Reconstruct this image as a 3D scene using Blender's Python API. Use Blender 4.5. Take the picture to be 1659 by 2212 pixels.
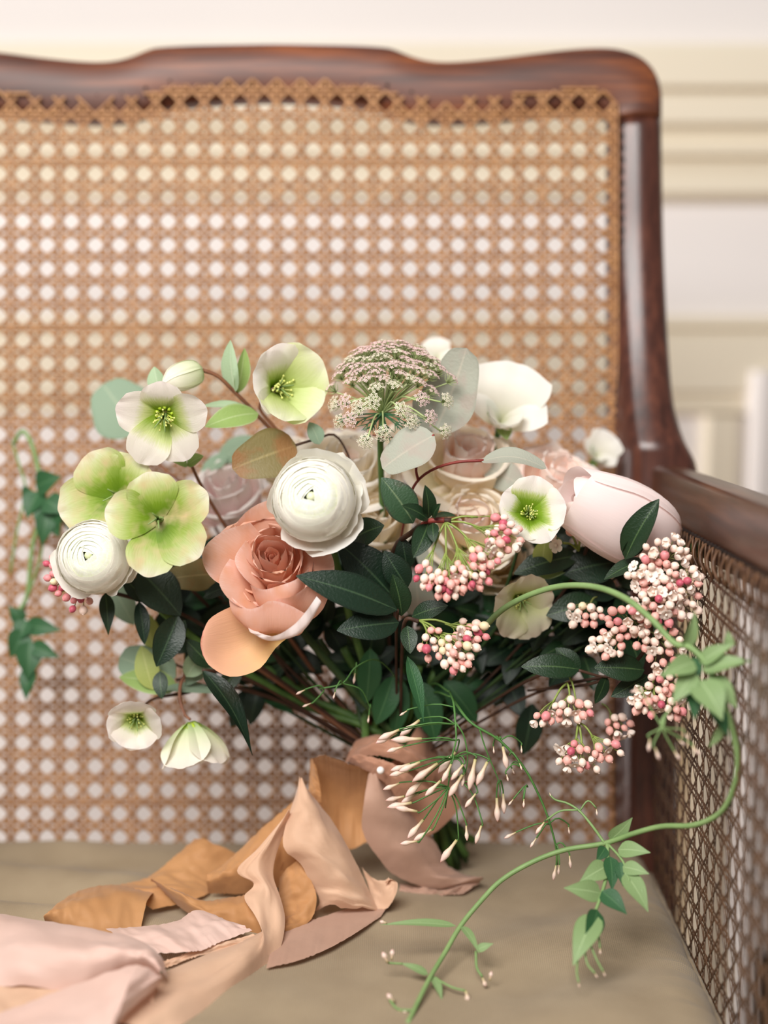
import bpy, math, random
from mathutils import Vector, Matrix, noise
for _o in list(bpy.data.objects): bpy.data.objects.remove(_o, do_unlink=True)
S = bpy.context.scene
COL = S.collection
rnd = random.Random(7)

# ------------------------------------------------------------------ camera, world, light, exposure
HC, TH, FP = 0.85, math.radians(8), 3198.0        # camera height, downward pitch, focal length in photo pixels
cam = bpy.data.cameras.new('camera'); cob = bpy.data.objects.new('camera', cam); COL.objects.link(cob)
cob.location = (0, 0, HC); cob.rotation_euler = (math.pi/2 - TH, 0, 0)
cam.sensor_fit = 'HORIZONTAL'; cam.sensor_width = 36; cam.lens = 36*FP/1659
cam.clip_start = 0.05
cam.dof.use_dof = True; cam.dof.focus_distance = 0.865; cam.dof.aperture_fstop = 3.0
S.camera = cob
S.view_settings.view_transform = 'Standard'; S.view_settings.look = 'None'
S.view_settings.gamma = 1; S.view_settings.use_curve_mapping = False
S.view_settings.exposure = 0.08
try: S.cycles.diffuse_bounces = 10; S.cycles.max_bounces = 16
except Exception: pass
W = bpy.data.worlds.new('world'); S.world = W; W.use_nodes = True
W.node_tree.nodes['Background'].inputs[0].default_value = (1.0, 0.97, 0.93, 1)
W.node_tree.nodes['Background'].inputs[1].default_value = 0.24
def area(name, loc, target, sx, sy, power, col):
    l = bpy.data.lights.new(name, 'AREA'); l.shape = 'RECTANGLE'; l.size = sx; l.size_y = sy; l.energy = power; l.color = col
    o = bpy.data.objects.new(name, l); COL.objects.link(o); o.location = loc
    o.rotation_euler = (Vector(target)-Vector(loc)).to_track_quat('-Z', 'Y').to_euler()
    return o
area('window_light', (-0.40, -0.28, 1.76), (0.02, 0.95, 0.75), 1.0, 0.75, 43, (1.0, 0.97, 0.94))
area('wall_fill_light', (-1.9, 1.36, 0.45), (0.1, 1.62, 0.45), 0.4, 0.7, 36, (1.0, 0.97, 0.95))  # added fill lamp, brightens the low wall behind the chair

# ------------------------------------------------------------------ helpers
F = Vector((0, math.cos(TH), -math.sin(TH))); R = Vector((1, 0, 0)); U = Vector((0, math.sin(TH), math.cos(TH)))
CAM = Vector((0, 0, HC))
DROP = 0.370                                       # cushion top below the camera
def P(px, py, z): return CAM + F*z + R*((px-829.5)/FP*z) + U*((1106-py)/FP*z)
def SZ(py): return DROP/(0.9903*(py-1106)/FP + 0.1392)   # distance of the cushion top at an image row
def m(px, z=0.87): return px*z/FP
def V3(p): return P(*p)
def dirv(d): return (R*d[0] + U*d[1] - F*d[2]).normalized()
def lin(c):
    f = lambda v: v/12.92 if v <= .04045 else ((v+.055)/1.055)**2.4
    return tuple(f(v/255) for v in c) + (1.0,)
def cr(pts, t):
    n = len(pts)-1; x = min(max(t, 0), 1)*n; i = min(int(x), n-1); f = x-i
    p1, p2 = pts[i], pts[i+1]
    p0 = pts[i-1] if i > 0 else tuple(2*a-b for a, b in zip(p1, p2))
    p3 = pts[i+2] if i+2 <= n else tuple(2*a-b for a, b in zip(p2, p1))
    return tuple(.5*(2*b + (c-a)*f + (2*a-5*b+4*c-d)*f*f + (3*b-a-3*c+d)*f**3) for a, b, c, d in zip(p0, p1, p2, p3))
def crv(pts, t): return Vector(cr([tuple(p) for p in pts], t))
def cr1(vals, t): return cr([(v,) for v in vals], t)[0]

class MB:
    def __init__(s): s.v = []; s.f = []; s.uv = []
    def add(s, vs, fs, uvs=None):
        o = len(s.v); s.v += [Vector(v) for v in vs]; s.f += [tuple(i+o for i in q) for q in fs]
        s.uv += uvs if uvs else [(0, 0)]*len(vs)
    def grid(s, pts, nu, nv, uvs=None, closed=False):       # pts row-major: (nv+1) rows of (nu+1)
        w = nu+1; fs = []
        for j in range(nv):
            for i in range(nu):
                fs.append((j*w+i, j*w+i+1, (j+1)*w+i+1, (j+1)*w+i))
        s.add(pts, fs, uvs)
    def loft(s, rings, cap=True):
        k = len(rings[0]); n = len(rings); fs = []
        for j in range(n-1):
            for i in range(k): fs.append((j*k+i, j*k+(i+1) % k, (j+1)*k+(i+1) % k, (j+1)*k+i))
        if cap: fs += [tuple(reversed(range(k))), tuple(range((n-1)*k, n*k))]
        uvs = [(i/k, j/(n-1)) for j in range(n) for i in range(k)]
        s.add([p for r in rings for p in r], fs, uvs)
    def tube(s, pts, rad, seg=6, n=None, cap=True):
        pts = [Vector(p) for p in pts]
        if n: pts = [crv(pts, i/n) for i in range(n+1)]
        L = len(pts); rings = []; nr = None
        for i, p in enumerate(pts):
            t = (pts[min(i+1, L-1)] - pts[max(i-1, 0)]).normalized()
            if nr is None: nr = t.orthogonal().normalized()
            nr = (nr - t*nr.dot(t)); nr = nr.normalized() if nr.length > 1e-6 else t.orthogonal().normalized()
            b = t.cross(nr); r = rad(i/(L-1)) if callable(rad) else rad
            rings.append([p + (nr*math.cos(a)+b*math.sin(a))*r for a in (2*math.pi*k/seg for k in range(seg))])
        s.loft(rings, cap)
    def ball(s, c, r, seg=10, rings=7, ax=(1, 1, 1), M=None):
        vs = []; fs = []; uvs = []
        for j in range(rings+1):
            th = math.pi*j/rings
            for i in range(seg):
                a = 2*math.pi*i/seg
                p = Vector((math.sin(th)*math.cos(a)*ax[0], math.sin(th)*math.sin(a)*ax[1], math.cos(th)*ax[2]))*r
                vs.append((M @ p if M else p) + Vector(c)); uvs.append((i/seg, 1-j/rings))
        for j in range(rings):
            for i in range(seg): fs.append((j*seg+i, (j+1)*seg+i, (j+1)*seg+(i+1) % seg, j*seg+(i+1) % seg))
        s.add(vs, fs, uvs)
    def mesh(s, name, mat, off=Vector((0, 0, 0)), smooth=True):
        me = bpy.data.meshes.new(name); me.from_pydata([v-off for v in s.v], [], s.f)
        ul = me.uv_layers.new(name='UVMap')
        idx = [0]*len(me.loops); me.loops.foreach_get('vertex_index', idx)
        flat = []
        for i in idx: flat += s.uv[i]
        ul.data.foreach_set('uv', flat)
        if smooth: me.polygons.foreach_set('use_smooth', [True]*len(me.polygons))
        if mat: me.materials.append(mat)
        me.update(); return me
    def build(s, name, mat, parent=None, label=None, kind=None, smooth=True, origin=None):
        off = origin if origin is not None else (parent['_o'] if parent and '_o' in parent else (0, 0, 0))
        off = Vector(off)
        o = bpy.data.objects.new(name, s.mesh(name, mat, off, smooth)); COL.objects.link(o)
        if parent: o.parent = parent; o['_o'] = tuple(off)
        else: o.location = off
        if label: o['label'] = label
        if kind: o['kind'] = kind
        return o
def tag(o, label, cat, group=None):
    o['label'] = label; o['category'] = cat
    if group: o['group'] = group
    return o
def thing(name, label, cat, loc, group=None):
    o = bpy.data.objects.new(name, None); o.empty_display_size = .01; COL.objects.link(o)
    o.location = loc; o['_o'] = tuple(loc); return tag(o, label, cat, group)
def inst(name, mesh, parent, M, label=None):
    o = bpy.data.objects.new(name, mesh); COL.objects.link(o); o.parent = parent
    M = M.copy(); M.translation -= Vector(parent['_o']); o.matrix_local = M
    o['_o'] = parent['_o']
    if label: o['label'] = label
    return o
def axes(o, z, roll=0, s=1.0):
    z = Vector(z).normalized(); x = R - z*R.dot(z)
    x = x.normalized() if x.length > .15 else (U - z*U.dot(z)).normalized()
    y = z.cross(x); c, sn = math.cos(roll), math.sin(roll)
    X = x*c + y*sn; Y = y*c - x*sn
    return Matrix(((X.x*s, Y.x*s, z.x*s, o.x), (X.y*s, Y.y*s, z.y*s, o.y), (X.z*s, Y.z*s, z.z*s, o.z), (0, 0, 0, 1)))

# ------------------------------------------------------------------ materials
def newmat(name):
    M = bpy.data.materials.new(name); M.use_nodes = True; nt = M.node_tree; return M, nt, nt.nodes['Principled BSDF'], nt.nodes['Material Output']
def ramp(nt, stops, fac):
    n = nt.nodes.new('ShaderNodeValToRGB'); e = n.color_ramp.elements
    while len(e) < len(stops): e.new(.5)
    for el, (p, c) in zip(e, stops): el.position = p; el.color = lin(c)
    nt.links.new(fac, n.inputs[0]); return n.outputs[0]
def nz(nt, scale, detail=3, coord='Object', stretch=None, rough=.5):
    tc = nt.nodes.new('ShaderNodeTexCoord'); mp = nt.nodes.new('ShaderNodeMapping'); n = nt.nodes.new('ShaderNodeTexNoise')
    if stretch: mp.inputs['Scale'].default_value = stretch
    nt.links.new(tc.outputs[coord], mp.inputs[0]); nt.links.new(mp.outputs[0], n.inputs['Vector'])
    n.inputs['Scale'].default_value = scale; n.inputs['Detail'].default_value = detail; n.inputs['Roughness'].default_value = rough
    return n.outputs['Fac']
def mixc(nt, fac, a, b, mode='MIX'):
    n = nt.nodes.new('ShaderNodeMix'); n.data_type = 'RGBA'; n.blend_type = mode
    for sock, v in ((n.inputs[0], fac), (n.inputs[6], a), (n.inputs[7], b)):
        if hasattr(v, 'is_output'): nt.links.new(v, sock)
        else: sock.default_value = v
    return n.outputs[2]
def bump(nt, b, h, strength, dist=.001):
    n = nt.nodes.new('ShaderNodeBump'); n.inputs['Strength'].default_value = strength; n.inputs['Distance'].default_value = dist
    nt.links.new(h, n.inputs['Height']); nt.links.new(n.outputs[0], b.inputs['Normal'])
def plain(name, c1, c2=None, scale=60, rough=.6, spec=.3, stretch=None, bmp=0, trans=0):
    M, nt, b, out = newmat(name)
    f = nz(nt, scale, 4, stretch=stretch)
    col = ramp(nt, [(.3, c1), (.7, c2 or c1)], f); nt.links.new(col, b.inputs['Base Color'])
    b.inputs['Roughness'].default_value = rough; b.inputs['Specular IOR Level'].default_value = spec
    if bmp: bump(nt, b, f, bmp)
    if trans: translucent(nt, b, out, col, trans)
    return M
def translucent(nt, b, out, col, t):
    tr = nt.nodes.new('ShaderNodeBsdfTranslucent'); mx = nt.nodes.new('ShaderNodeMixShader'); mx.inputs[0].default_value = t
    nt.links.new(col, tr.inputs[0]); nt.links.new(b.outputs[0], mx.inputs[1]); nt.links.new(tr.outputs[0], mx.inputs[2]); nt.links.new(mx.outputs[0], out.inputs[0])
def petalmat(name, stops, tint=None, trans=.3, rough=.55, veins=.25, spec=.25):
    """colour runs along the petal (UV y), faint lengthwise veins and blotches"""
    M, nt, b, out = newmat(name)
    uv = nt.nodes.new('ShaderNodeTexCoord'); sx = nt.nodes.new('ShaderNodeSeparateXYZ'); nt.links.new(uv.outputs['UV'], sx.inputs[0])
    n1 = nz(nt, 7, 3, 'UV', (6, .7, 1)); ad = nt.nodes.new('ShaderNodeMath'); ad.operation = 'MULTIPLY_ADD'
    nt.links.new(n1, ad.inputs[0]); ad.inputs[1].default_value = .22; nt.links.new(sx.outputs[1], ad.inputs[2])
    sb = nt.nodes.new('ShaderNodeMath'); sb.operation = 'SUBTRACT'; nt.links.new(ad.outputs[0], sb.inputs[0]); sb.inputs[1].default_value = .11
    col = ramp(nt, stops, sb.outputs[0])
    if tint: col = mixc(nt, ramp(nt, [(.45, (0, 0, 0)), (.75, (255, 255, 255))], nz(nt, 90, 2)), col, lin(tint))
    nt.links.new(col, b.inputs['Base Color']); b.inputs['Roughness'].default_value = rough; b.inputs['Specular IOR Level'].default_value = spec
    bump(nt, b, n1, veins, .0006); translucent(nt, b, out, col, trans); return M
def leafmat(name, edge, mid, rib, rough=.4, spec=.4, trans=.12, blotch=None):
    M, nt, b, out = newmat(name)
    uv = nt.nodes.new('ShaderNodeTexCoord'); sx = nt.nodes.new('ShaderNodeSeparateXYZ'); nt.links.new(uv.outputs['UV'], sx.inputs[0])
    col = ramp(nt, [(0, edge), (.03, edge), (.07, mid), (.46, mid), (.495, rib), (.505, rib), (.54, mid), (.93, mid), (.97, edge)], sx.outputs[0])
    n = nz(nt, 160, 3); col = mixc(nt, ramp(nt, [(.35, (70, 70, 70)), (.7, (0, 0, 0))], n), col, lin(edge))
    if blotch: col = mixc(nt, ramp(nt, [(.5, (0, 0, 0)), (.62, (200, 200, 200))], nz(nt, 55, 4)), col, lin(blotch))
    nt.links.new(col, b.inputs['Base Color']); b.inputs['Roughness'].default_value = rough; b.inputs['Specular IOR Level'].default_value = spec
    wv = nz(nt, 9, 2, 'UV', (1.2, 3, 1)); bump(nt, b, wv, .3, .001); translucent(nt, b, out, col, trans); return M
def woodmat(name, dark, mid, light, stretch, ro=.3):
    M, nt, b, out = newmat(name)
    f = nz(nt, 18, 6, stretch=stretch, rough=.6); g = nz(nt, 4, 2)
    col = ramp(nt, [(.25, dark), (.5, mid), (.78, light)], f); col = mixc(nt, ramp(nt, [(.4, (0, 0, 0)), (.7, (150, 150, 150))], g), col, lin(dark))
    nt.links.new(col, b.inputs['Base Color']); b.inputs['Roughness'].default_value = ro; b.inputs['Specular IOR Level'].default_value = .42
    bump(nt, b, f, .08, .001); return M
def silk(name, c1, c2):
    M, nt, b, out = newmat(name)
    col = ramp(nt, [(.3, c1), (.7, c2)], nz(nt, 16, 4)); nt.links.new(col, b.inputs['Base Color'])
    b.inputs['Roughness'].default_value = .6; b.inputs['Specular IOR Level'].default_value = .25
    b.inputs['Sheen Weight'].default_value = .15
    bump(nt, b, nz(nt, 45, 5), .35, .003); translucent(nt, b, out, col, .22); return M

WOOD_RAIL = woodmat('rail wood', (50, 28, 22), (96, 52, 34), (150, 84, 42), (.5, 8, 8), .46)
WOOD_POST = woodmat('post wood', (40, 24, 20), (76, 43, 34), (108, 64, 48), (8, 8, .6), .26)
WOOD_ARM = woodmat('arm wood', (46, 29, 22), (78, 48, 35), (108, 70, 48), (8, .6, 8))
WOOD_DARK = plain('peg hole dark', (28, 18, 14), (36, 24, 18), rough=.9)
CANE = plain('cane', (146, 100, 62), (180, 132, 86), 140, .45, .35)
CANE_ARM = plain('dark cane', (64, 44, 31), (104, 72, 48), 140, .45, .35)  # darker brown than the cane of the back panel
WALL = plain('wall paint', (226, 220, 217), (229, 223, 220), 3, .8, .1)
CREAM = plain('cream paint', (222, 211, 190), (226, 216, 196), 3, .6, .2)
FLOORM = plain('floor boards', (120, 90, 64), (146, 112, 80), 9, .5, .3, (1, 8, 1))

def fabric():
    M, nt, b, out = newmat('linen')
    tc = nt.nodes.new('ShaderNodeTexCoord')
    w1 = nt.nodes.new('ShaderNodeTexWave'); w1.inputs['Scale'].default_value = 260; w1.inputs['Distortion'].default_value = 1.5
    w2 = nt.nodes.new('ShaderNodeTexWave'); w2.bands_direction = 'Y'; w2.inputs['Scale'].default_value = 260; w2.inputs['Distortion'].default_value = 1.5
    nt.links.new(tc.outputs['Object'], w1.inputs[0]); nt.links.new(tc.outputs['Object'], w2.inputs[0])
    h = nt.nodes.new('ShaderNodeMath'); h.operation = 'ADD'; nt.links.new(w1.outputs[1], h.inputs[0]); nt.links.new(w2.outputs[1], h.inputs[1])
    c = ramp(nt, [(.3, (142, 125, 101)), (.7, (156, 139, 114))], nz(nt, 25, 5)); nt.links.new(c, b.inputs['Base Color'])
    b.inputs['Roughness'].default_value = .8; b.inputs['Specular IOR Level'].default_value = .15; b.inputs['Sheen Weight'].default_value = .1
    bump(nt, b, h.outputs[0], .25, .0006); return M
LINEN = fabric()

# ------------------------------------------------------------------ the room: wall with painted mouldings, floor
WY = 1.62
def box(mb, a, b):
    (x0, y0, z0), (x1, y1, z1) = a, b
    mb.add([(x0, y0, z0), (x1, y0, z0), (x1, y1, z0), (x0, y1, z0), (x0, y0, z1), (x1, y0, z1), (x1, y1, z1), (x0, y1, z1)],
           [(3, 2, 1, 0), (4, 5, 6, 7), (0, 1, 5, 4), (1, 2, 6, 5), (2, 3, 7, 6), (3, 0, 4, 7)])
def struct(name, mb, mat, smooth=False, parent=None):
    o = mb.build(name, mat, parent, smooth=smooth); o['kind'] = 'structure'; return o
b = MB(); box(b, (-2.2, WY, 0), (2.2, WY+.12, 2.6)); struct('wall_back', b, WALL)
b = MB(); box(b, (-2.2, -1.6, -.05), (2.2, WY+.12, 0)); struct('floor', b, FLOORM)
def wz(py, y=None):                                  # height on the wall seen at an image row
    v = (1106-py)/FP; d = F + U*v; t = (y or WY)/d.y; return HC + d.z*t
def wx(px, py=1000):
    d = F + U*((1106-py)/FP) + R*((px-829.5)/FP); return d.x*WY/d.y
def molding(name, prof, x0=-2.2, x1=2.2, mat=None):    # horizontal moulding: profile of (image row, proud) pairs
    mb = MB(); pts = [(WY+.005, wz(prof[0][0]))] + [(WY-d, wz(py)) for py, d in prof] + [(WY+.005, wz(prof[-1][0]))]
    mb.loft([[(x, y, z) for y, z in pts] for x in (x0, x1)]); return struct(name, mb, mat or CREAM)
molding('trim_1', [(104, .004), (104, .03), (120, .034), (196, .034), (200, .022), (208, .022), (212, .028), (272, .028), (285, .014), (312, .012), (318, .024), (338, .024), (345, .012), (352, .012),
                   (356, .02), (378, .016), (384, .02), (420, .02), (432, .008), (440, .002)])
molding('trim_2', [(682, .002), (682, .016), (706, .016), (709, .008), (717, .008), (722, .014), (845, .014), (852, .006), (868, .006), (872, .012), (888, .012), (895, .004)])
def vmolding(name, x0, x1, z0, z1, prof, mat):
    mb = MB(); pts = [(x0, WY+.005)] + [(x0+(x1-x0)*f, WY-d) for f, d in prof] + [(x1, WY+.005)]
    mb.loft([[(x, y, z) for x, y in pts] for z in (z0, z1)]); return struct(name, mb, mat)
TANP = plain('tan paint', (214, 190, 152), (220, 197, 160), 3, .6, .2)
vmolding('trim_3', wx(1512), wx(1592), .02, wz(896), [(0, .01), (.15, .016), (.85, .016), (1, .01)], CREAM)
vmolding('trim_4', wx(1604), wx(1760), .02, wz(800), [(0, .012), (.1, .026), (.3, .026), (.4, .018), (1, .018)], WALL)
vmolding('trim_5', wx(1380, 1700), wx(1505, 1700), .02, wz(1180), [(0, .004), (.1, .01), (.9, .01), (1, .004)], TANP)
b = MB(); box(b, (-2.2, WY-.018, 0), (2.2, WY+.005, .12)); struct('baseboard_back', b, CREAM)

# ------------------------------------------------------------------ the cane armchair
ZB = 1.06; XC = (585-829.5)/FP*ZB                   # back plane distance; the chair is symmetric about XC
chair = thing('cane_armchair', 'dark mahogany armchair with a shaped top rail and woven cane back and sides', 'armchair', Vector((XC, .78, 0)))
def mirror(px): return 1170-px
TOP = [(-40, 112), (0, 117), (60, 124), (130, 131), (180, 133), (230, 129), (270, 117), (300, 103), (322, 95), (350, 92), (450, 88), (585, 87)]
# right half of the top edge, from the photo; the left half mirrors it
RT = [(585, 87), (660, 88), (760, 90), (830, 94), (855, 100), (885, 112), (920, 122), (960, 126), (1010, 124), (1080, 117), (1160, 107), (1240, 98), (1300, 95), (1345, 99), (1385, 113), (1412, 136), (1428, 166), (1434, 200), (1434, 247)]
RI = [(585, 208), (660, 210), (760, 218), (815, 228), (850, 238), (885, 248), (920, 253), (960, 255), (1010, 254), (1080, 249), (1160, 242), (1220, 236), (1262, 234), (1285, 235), (1300, 238), (1310, 242), (1316, 245), (1318, 246), (1318, 247)]
RING = [(0, .022), (0, .005), (.05, .0015), (.14, 0), (.5, -.002), (.84, 0), (.95, .003), (1, .009), (1, .019), (.93, .024), (.08, .024)]
RING_POST = [(0, .022), (0, .010), (.06, .0070), (.2, .0044), (.35, .0018), (.5, .0004), (.62, 0), (.78, .0008), (.92, .003), (1, .009), (1, .019), (.93, .024), (.08, .024)]
def frame_loft(outer, inner, n, name, mat, mir=False, dz=0):
    mb = MB(); rings = []
    for i in range(n+1):
        o = cr(outer, i/n); q = cr(inner, i/n)
        if mir: o = (mirror(o[0]), o[1]); q = (mirror(q[0]), q[1])
        fw = .040*max(0, min(1, (o[1]-450)/520))**2 if name == 'back_post' else 0
        rings.append([P(q[0]+(o[0]-q[0])*s, q[1]+(o[1]-q[1])*s, ZB)+F*(d+dz-fw*min(1, s*5)) for s, d in (RING_POST if name == 'back_post' else RING)])
    if mir: rings.reverse()
    mb.loft(rings); return mb.build(name, mat, chair)
LT = [(mirror(x), y) for x, y in RT[::-1]]; LI = [(mirror(x), y) for x, y in RI[::-1]]
frame_loft(LT+RT[1:], LI+RI[1:], 110, 'top_rail', WOOD_RAIL)
PO = [(1434, 250), (1435, 330), (1437, 450), (1439, 560), (1441, 680), (1442, 780), (1444, 860), (1450, 910), (1463, 962), (1482, 1000), (1488, 1040), (1478, 1090), (1458, 1150), (1446, 1230), (1444, 1400), (1444, 1600), (1444, 1800), (1444, 2000)]
PI_ = [(1318, y) for x, y in PO]
for mir in (False, True): frame_loft(PO, PI_, 60, 'back_post', WOOD_POST, mir, .0006)
# seat rails and legs
def beam(name, x0, x1, y0, y1, z0, z1, mat=WOOD_ARM):
    mb = MB(); r = .004; rings = []
    for z, k in ((z0, r), (z0+r, 0), (z1-r, 0), (z1, r)):
        rings.append([(x0+k, y0+k, z), (x1-k, y0+k, z), (x1-k, y1-k, z), (x0+k, y1-k, z)])
    mb.loft(rings); return mb.build(name, mat, chair, smooth=False)
XR = .1895; XL = 2*XC-XR; SEAT = HC-DROP
beam('seat_rail', XL, XR+.02, .47, .51, SEAT-.15, SEAT-.09); beam('seat_rail', XL, XR+.02, 1.03, 1.06, SEAT-.15, SEAT-.09)
for x in (XL-.02, XR): beam('seat_rail', x, x+.022, .51, 1.03, SEAT-.15, SEAT-.09)
for x in (XL-.02, XR-.012):
    for y in (.475, 1.03):
        mb = MB(); rings = []
        for z, s in ((0, .012), (.02, .014), (.2, .017), (SEAT-.155, .021), (SEAT-.09, .021)):
            rings.append([(x+.015+a*s, y+.018+c*s, z) for a, c in ((-1, -1), (1, -1), (1, 1), (-1, 1))])
        mb.loft(rings); mb.build('leg', WOOD_POST, chair, smooth=False)
mb = MB(); box(mb, (XL+.001, .512, SEAT-.105), (XR-.001, 1.03, SEAT-.092)); mb.build('seat_board', WOOD_ARM, chair, smooth=False)
# arm rails
def armz(y): return HC - .113 + (1.04-y)/.52*.021
for sgn in (1, -1):
    mb = MB(); rings = []
    for i in range(25):
        y = 1.07 - i/24*.64; zt = armz(y); x0 = XR-.004 + .003*math.sin(i/24*math.pi)
        if y > 1.0: x0 -= (y-1.0)*.06
        pr = [(0, -.002), (.0012, 0), (.004, .0012), (.018, .001), (.024, -.003), (.0265, -.010), (.0265, -.030), (.022, -.042), (.010, -.0455), (.003, -.044), (.0005, -.036), (-.001, -.02)]
        ring = [Vector((x0+a, y, zt+c)) for a, c in pr]
        if sgn < 0: ring = [Vector((2*XC-v.x, v.y, v.z)) for v in ring]
        rings.append(ring)
    if sgn < 0: rings.reverse()
    mb.loft(rings); mb.build('arm_rail', WOOD_ARM, chair)
    mb = MB(); rings = []
    for z, s in ((SEAT-.12, 1), (SEAT+.05, .95), (armz(.44)-.02, 1.05)):
        rings.append([(XC+sgn*(XR-XC+.011+a*.013*s), .462+c*.016*s, z) for a, c in ((-1, -1), (1, -1), (1, 1), (-1, 1))])
    mb.loft(rings); mb.build('arm_post', WOOD_POST, chair, smooth=False)

# woven cane: vertical and horizontal pairs and two diagonals, each strand a thin slat with rounded face
def strand(mb, pts, nrm, w, t):
    n = len(pts); rings = []
    for i, p in enumerate(pts):
        tg = (pts[min(i+1, n-1)]-pts[max(i-1, 0)]).normalized(); sd = tg.cross(nrm).normalized()
        rings.append([p-sd*w/2, p-sd*w*.25+nrm*t, p+sd*w*.25+nrm*t, p+sd*w/2])
    mb.loft(rings, cap=False)
def cane(mb, to3, inside, a0, a1, b0, b1, ca, cb, pa, pb, nrm, scale, lf=1.0):
    """ca, cb: a hole centre; pa, pb pitches in panel units; scale: metres per unit"""
    p = (pa+pb)/2*scale; st = .25
    def runs(f, lo, hi, lift, wid, ph):
        cur = []; k = lo
        while k <= hi:
            a, bb = f(k)
            if inside(a, bb): cur.append(to3(a, bb) + nrm*lf*(lift + .00035*math.sin(2*math.pi*k+ph)))
            else:
                if len(cur) > 1: strand(mb, cur, nrm, wid, .0005*lf)
                cur = []
            k += st
        if len(cur) > 1: strand(mb, cur, nrm, wid, .0005*lf)
    na0, na1 = math.floor((a0-ca)/pa)-1, math.ceil((a1-ca)/pa)+1; nb0, nb1 = math.floor((b0-cb)/pb)-1, math.ceil((b1-cb)/pb)+1
    for i in range(na0, na1+1):
        for d in (-.105, .105):
            runs(lambda k: (ca+(i+.5+d)*pa+rj(i, d)*pa, cb+k*pb), nb0, nb1, 0, p*.135, i)
    for j in range(nb0, nb1+1):
        for d in (-.105, .105):
            runs(lambda k: (ca+k*pa, cb+(j+.5+d)*pb+rj(j, d+3)*pb), na0, na1, .0005, p*.135, j)
    for s in range(na0+nb0-2, na1+nb1+3):
        runs(lambda k: (ca+k*pa, cb+(s+.5-k)*pb), na0, na1, .001, p*.13, s)
    for s in range(na0-nb1-2, na1-nb0+3):
        runs(lambda k: (ca+k*pa, cb+(k-s+.5)*pb), na0, na1, .0014, p*.13, s)
def rj(i, d): return .03*noise.noise(Vector((i*1.7, d*5.1, 3.3)))
def itop(x):                                        # where the cane meets the top rail (pixels)
    if x < 585: x = mirror(x)
    pts = [(585, 166), (700, 170), (780, 177), (830, 192), (880, 206), (960, 213), (1060, 206), (1160, 196), (1285, 186), (1322, 200), (1338, 228)]
    for (x0, y0), (x1, y1) in zip(pts, pts[1:]):
        if x0 <= x <= x1: return y0+(y1-y0)*(x-x0)/(x1-x0)
    return 9999
pxm = ZB/FP
mb = MB()
cane(mb, lambda a, c: P(a, c, ZB-.0035), lambda a, c: c > itop(a) and c < 1880 and -170 < a < 1340, -190, 1360, 150, 1880, 50, 274, 52.2, 51.14, -F, pxm)
mb.build('cane_back_panel', CANE, chair, label='honey coloured woven cane back panel', kind='stuff')
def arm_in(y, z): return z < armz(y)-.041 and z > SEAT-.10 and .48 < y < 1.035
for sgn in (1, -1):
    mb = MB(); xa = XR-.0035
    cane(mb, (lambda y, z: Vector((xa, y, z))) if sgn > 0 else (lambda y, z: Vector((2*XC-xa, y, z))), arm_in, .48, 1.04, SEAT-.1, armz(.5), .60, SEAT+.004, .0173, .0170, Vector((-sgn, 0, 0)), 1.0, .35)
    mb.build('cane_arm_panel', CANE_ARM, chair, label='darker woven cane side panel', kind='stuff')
# cane binding loops into the arm rail and peg holes along the frame
mb = MB(); mh = MB()
y = .49; k = 0
while y < 1.03:
    z = armz(y)-.042; x = XR-.005; j = rnd.uniform(-.002, .002)
    if k % 2 == 0:
        mb.tube([(x, y-.004, z-.007), (x-.0035, y-.001+j, z+.002), (x-.0005, y+.004, z+.009+j), (x+.002, y+.005, z+.0095)], .0009, 5, 7)
    mb.tube([(x, y+.005, z-.006), (x-.001, y+.005, z+.003), (x-.0004, y+.006+j, z+.011)], .0006, 5, 4)
    mh.ball((x+.0025, y+.005, z+.010), .0017, 8, 5)
    y += .0087; k += 1
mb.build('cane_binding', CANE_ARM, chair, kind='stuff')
def hole(px, py, d=-.0008):
    c = P(px, py, ZB)+F*d; mh.ball(c, .0019, 8, 4, (1, 1, .35), axes(Vector((0, 0, 0)), -F).to_3x3())
for i in range(-5, 25):
    x = 50+52.2*i
    if -140 < x < 1300: hole(x+4, itop(x+4)-9)
for j in range(0, 31): hole(1346+rnd.uniform(-1, 1), 240+51.1*j*.5, .0036)
mh.build('peg_holes', WOOD_DARK, chair, kind='stuff')

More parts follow.
